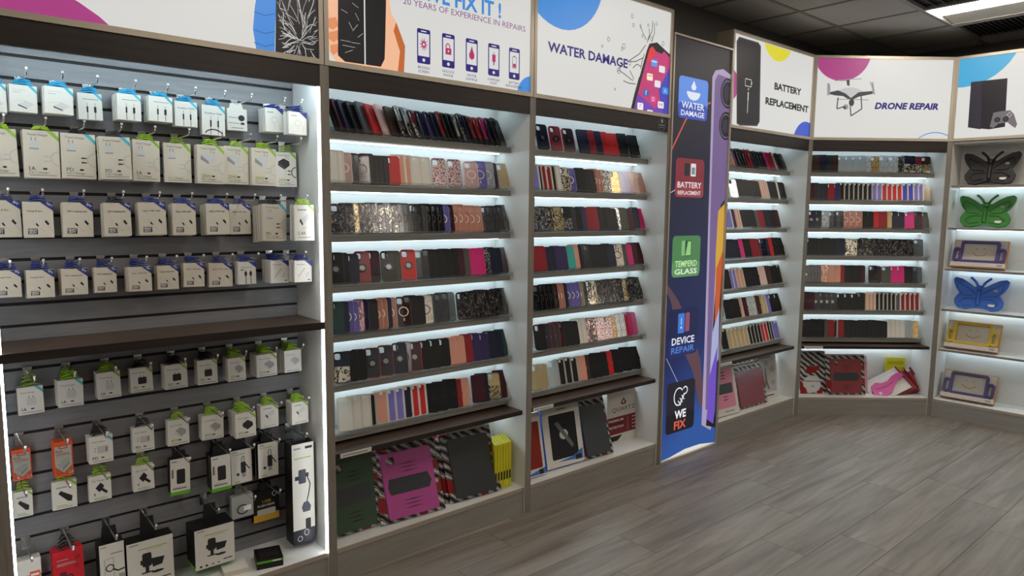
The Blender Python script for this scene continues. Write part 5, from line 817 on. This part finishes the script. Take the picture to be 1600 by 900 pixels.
def f_q(p, w, h):
    DR = mat('#7A1822', .45); p.rect(-w*.5, h*.16, w*.5, h*.50, DR); p.text('QUARTZ', 0, h*.60, h*.085, DR, w=w*.72, align='C'); p.poly([(0, h*.86), (w*.09, h*.76), (w*.05, h*.72), (-w*.05, h*.72), (-w*.09, h*.76)], DR); p.poly([(0, h*.82), (w*.035, h*.765), (0, h*.74), (-w*.035, h*.765)], CARD)
    for i, (s, c) in enumerate((('PREMIUM', WTXT), ('SCREEN', mat('#2A0A0E', .5)), ('PROTECTION', WTXT))): p.text(s, -w*.47, h*(.41-.065*i), h*.045, c, w=w*.46, bold=.02)
    p.rect(w*.12, h*.18, w*.125, h*.48, WTXT); p.poly([(-w*.48, h*.03), (-w*.2, h*.03), (-w*.05, h*.13), (-w*.48, h*.13)], INK)
    for i in range(4): p.rect(w*.26, h*(.43-.07*i), w*.38, h*(.445-.07*i), WTXT)
u_, w_, h_ = DK['quartz']; box(3, u_, .19, w_, h_, .012, 3, -1, 'screen_protector_box', 'upright white and dark red screen protector box', CARD, f_q)
def f_pb(p, w, h):
    PK = mat('#D98AA4', .45); p.rrect(-w*.40, h*.14, w*.40, h*.90, .012, PK); p.rrect(-w*.34, h*.42, w*.34, h*.62, .012, SMOKE)
    for zz in (.72, .78, .84, .3, .36): p.poly([(-w*.14, h*zz), (0, h*(zz-.01)), (w*.14, h*zz), (0, h*(zz+.012))], INK)
    p.rect(-w*.1, h*.06, w*.3, h*.08, INKG)
u_, w_, h_ = DK['pinkbox']; box(4, max(u_, .22), .06, w_, h_, .035, 13, -4, 'tablet_case_box', 'white box with pink rugged tablet case beside the banner', CARD, f_pb)
u_, w_, h_ = DK['red4']; bag(4, u_, .08, w_, h_, 13, -3, 'dusty red tablet case in striped bag under the battery sign', '#8E4452', None, 'tablet case bags under the battery sign')
for k in range(2): bag(4, u_-.03*(k+1), .08+.03*(k+1), w_, h_+.01*(k+1), 13, -3, f'striped tablet case bag, {nth(k)} behind the dusty red tablet case', None, None, 'tablet case bags under the battery sign')
def f_e(p, w, h):
    p.rect(-w*.42, h*.14, w*.44, h*.88, mat('#B4B4B2', .5)); G1 = mat('#6E6E6E', .5)
    p.poly([(-w*.02, h*.70), (w*.02, h*.70), (w*.05, h*.42), (w*.14, h*.20), (w*.07, h*.20), (0, h*.32), (-w*.07, h*.20), (-w*.14, h*.20), (-w*.05, h*.42)], G1)
    for a, b_, c in ((-.3, .3, .1), (.3, .34, .09), (-.25, .6, .12), (.3, .64, .11), (.05, .8, .1)): p.disc(w*a, h*b_, w*c, h*c*.6, mat('#9A9A98', .5))
    p.rect(-w*.3, h*.91, w*.3, h*.95, INKG); p.rect(-w*.1, h*.05, w*.3, h*.075, INK); p.disc(-w*.34, h*.85, w*.08, h*.05, mat('#3A6A5A', .5))
u_, w_, h_ = DK['eiffel']; box(4, u_, .13, w_, h_, .02, 9, -5, 'tablet_case_box', 'white box with grey tower picture under the battery sign', CARD, f_e)
def f_y(p, w, h): p.rect(-w*.5, h*.12, w*.5, h*.32, INK); p.rect(-w*.4, h*.36, w*.4, h*.42, WTXT); p.rect(-w*.3, h*.16, 0, h*.28, YEL)
u_, w_, h_ = DK['yel4']; box(4, u_, .18, w_, h_, .016, 4, -6, 'screen_protector_folder', 'single yellow and black screen protector folder under the battery sign', YEL, f_y)
def f_w(p, w, h): p.rect(-w*.5, h*.16, w*.5, h*.5, mat('#7A1822', .45)); [p.rect(-w*.2, h*(.42-.07*i), w*.1, h*(.44-.07*i), WTXT) for i in range(4)]
u_, w_, h_ = DK['wr4']; box(4, u_, .2, w_, h_, .012, 3, -6, 'screen_protector_box', 'narrow-looking white and red box next to the yellow folder', CARD, f_w)
# corner unit deck
u_, w_, h_ = DK['bag5']; o = bag(5, u_, .12, w_, h_, 12, 2, 'flat black and white striped case bag in the corner unit', None, None, 'tablet case bags under the drone sign')
p = MB(); p.y = .0036; p.disc(-w_*.05, h_*.22, w_*.34, h_*.2, mat('#C9CBCB', .35)); p.text('Protective Case', -w_*.33, h_*.27, h_*.045, INK, w=w_*.58, bold=.015); p.text('10', -w_*.08, h_*.14, h_*.06, INK); p.poly([(-w_*.5, h_*.0), (-w_*.25, h_*.0), (-w_*.28, h_*.12), (-w_*.5, h_*.2)], mat('#8E1A20', .3)); p.obj('printed_label', o)
u_, w_, h_ = DK['red5']; bag(5, u_, .09, w_, h_, 12, 0, 'dark red rugged tablet case in striped bag in the corner unit', '#93343E', 'rugged', 'tablet case bags under the drone sign')
loc, rot = dpos(u_+.05, .15, 0, 5); o = thing('backing_card', 'pale pink backing card behind the dark red tablet case', 'card', loc, 0, None, (R(-12), 0, rot[2])); MB().box(-w_*.5, w_*.5, 0, .006, 0, h_*.93).obj('card', o, m=mat('#DDA6B6', .5)); MB().box(-w_*.5, w_*.5, -.001, 0, h_*.80, h_*.93).obj('header_strip', o, m=mat('#E8D8DC', .5))
u_, w_, h_ = DK['fish']
PINK = mat('#C94A96', .4, name='pink_foam'); CRD = mat('#8E2436', .45, name='red_card')
FISH = [(-.15, .02), (-.10, .0), (-.03, .012), (.03, .05), (.08, .075), (.135, .085), (.14, .11), (.10, .125), (.05, .12), (.0, .10), (-.05, .105), (-.09, .13), (-.13, .12), (-.16, .08), (-.165, .045)]
for k in range(4):
    loc, rot = dpos(u_+.02+.052*k, .085+.016*k, 8-3*k, 5)
    o = thing('foam_case_card', 'pink foam tablet case on white card lying slanted at the front' if k == 0 else f'red-edged tablet case card, {nth(k-1)} behind the pink foam case', 'package', (loc[0], loc[1], loc[2]+.012), 0, 'slanted case cards in the corner unit', (R(-46), R(-24+4*k), rot[2])); o.scale = (1.15,)*3
    MB().box(-.17, .13, 0, .008, 0, .19).obj('card', o, m=CARD if k == 0 else CRD); MB().box(-.17, .13, -.001, .0, .165, .19).obj('header_strip', o, m=mat('#C9C4CC', .4))
    s_ = MB(); s_.box(.1305, .134, -.02, .012, 0, .19); s_.obj('side_flap', o, m=CRD)
    lg = MB(); lg.y = -.0012
    if k: lg.arc(.06, .05, .012, .012, .003, WTXT); lg.obj('printed_ring', o)
    else:
        s2 = link('foam_case', slab([(x*.95, z+.015) for x, z in FISH], [], .02, PINK, 'foam_case', y0=-.02), o); MB().box(-.12, -.10, -.0208, -.02, .045, .065).obj('price_label', s2, m=CARD)
        MB().tube([(-.12, -.021, .10), (-.05, -.022, .085), (.03, -.021, .095)], .004, None).obj('moulded_ridge', s2, m=PINK)
loc, rot = dpos(.985, .235, -4, 5); o = thing('yellow_leaflet', 'bright yellow folder behind the slanted pink case card', 'box', loc, 0, None, (R(-4), 0, rot[2])); MB().box(-.085, .085, 0, .012, 0, .30).obj('folder_body', o, m=YEL); MB().box(-.07, .07, -.0005, 0, .24, .27).obj('printed_band', o, m=mat('#B9B21E', .5))

# ------------------------------------------------------------------ tablet cases on the console unit
WING = [(0, .02), (.03, .012), (.07, .0), (.11, .006), (.128, .03), (.132, .06), (.118, .085), (.108, .10), (.13, .13), (.145, .165), (.148, .19), (.135, .20), (.10, .192), (.06, .168), (.03, .145), (.012, .148), (0, .148)]
BF = WING + [(-x, z) for x, z in reversed(WING[1:-1])]
U6Z = [1.968, 1.618, 1.275, .931, .585, ZDECK]
C6 = [0.263, 0.2552, 0.2383, 0.26, 0.2397, 0.2423]
def butterfly(i, colour, word):
    loc = uw(6, C6[i], .13, U6Z[i]+.006); o = thing('butterfly_tablet_case', f'{word} butterfly-shaped foam tablet case in clear blister', 'tablet case', loc, 0, 'tablet cases on the console unit', (R(-14), 0, U[6][2])); o.scale = (1.33,)*3
    m1 = mat(colour, .5, name='foam'); m2 = mat(tuple(x*.8 for x in lin(colour)), .45)
    link('wings', slab(BF, [], .024, m1, 'wings', y0=-.012), o)
    MB().tube([(0, -.016, .03), (0, -.02, .06), (0, -.02, .10), (0, -.018, .13)], .011, None, 10).obj('body', o, m=m2, smooth=True)
    MB().tube([(0, -.02, .128), (0, -.021, .139), (0, -.02, .15)], .015, None, 10).obj('head', o, m=m2, smooth=True)
    for s_ in (-1, 1):
        MB().tube([(s_*.008, -.008, .145), (s_*.025, -.008, .175), (s_*.045, -.008, .196), (s_*.056, -.008, .203)], .0075, None, 8).obj('antenna', o, m=m1, smooth=True)
        MB().tube([(s_*.02, -.013, .10), (s_*.06, -.014, .135), (s_*.115, -.014, .165), (s_*.125, -.014, .14), (s_*.09, -.014, .09), (s_*.03, -.013, .085)], .003, None, 6).obj('wing_ridge', o, m=m2)
        MB().tube([(s_*.02, -.013, .07), (s_*.07, -.014, .07), (s_*.105, -.014, .045), (s_*.08, -.014, .02), (s_*.03, -.013, .03)], .003, None, 6).obj('wing_ridge', o, m=m2)
    MB().box(.055, .09, -.0135, -.0125, .025, .04).obj('barcode_label', o, m=WTXT); MB().box(.075, .095, -.0135, -.0125, .12, .134).obj('logo_patch', o, m=mat('#8E9296', .4))
    MB().box(-.155, .155, .0125, .0135, 0, .215).obj('blister', o, m=BAGM)
def kidframe(i, colour, word):
    loc = uw(6, C6[i], .09, U6Z[i]+.0215); o = thing('handle_tablet_case', f'{word} handled tablet case with smiling face in open box', 'tablet case', loc, 0, 'tablet cases on the console unit', (R(-24), 0, U[6][2])); o.scale = (1.24,)*3
    m1 = mat(colour, .45, name='foam'); OR = mat('#C9894E', .5)
    MB().box(-.155, .155, .012, .04, 0, .195).obj('box_body', o, m=OR); MB().box(-.155, .155, -.012, .012, 0, .028).obj('box_lip', o, m=mat('#CFC4BC', .5)); MB().box(-.15, .15, .0105, .012, .028, .19).obj('backing_card', o, m=mat('#C9C2B6', .5))
    link('frame', slab(rr(-.112, .03, .112, .185, .016), [rr(-.095, .047, .095, .170, .006)], .02, m1, 'frame', y0=-.010), o)
    for s_ in (-1, 1): link('handle', slab([(s_*x, z) for x, z in rr(.108, .035, .150, .135, .018)], [[(s_*x, z) for x, z in rr(.116, .052, .134, .118, .008)]], .018, m1, 'handle', y0=-.009), o)
    p = MB(); p.y = .0102; SM = mat('#B98A34', .5); p.arc(0, .118, .042, .034, .006, SM, 200, 340); p.disc(-.022, .135, .006, .004, INKG); p.disc(.022, .135, .006, .004, INKG); p.obj('printed_smile', o)
    MB().box(.11, .14, -.0126, -.012, .008, .018).obj('barcode_label', o, m=INKG)
    MB().box(-.155, .155, -.0135, -.013, .028, .195).obj('clear_film', o, m=BAGM)
butterfly(0, '#17171A', 'black'); butterfly(1, '#2F7D2C', 'green'); butterfly(3, '#2F66C4', 'bright blue')
kidframe(2, '#4A3C86', 'purple'); kidframe(4, '#D8B818', 'yellow'); kidframe(5, '#43387C', 'dark purple')
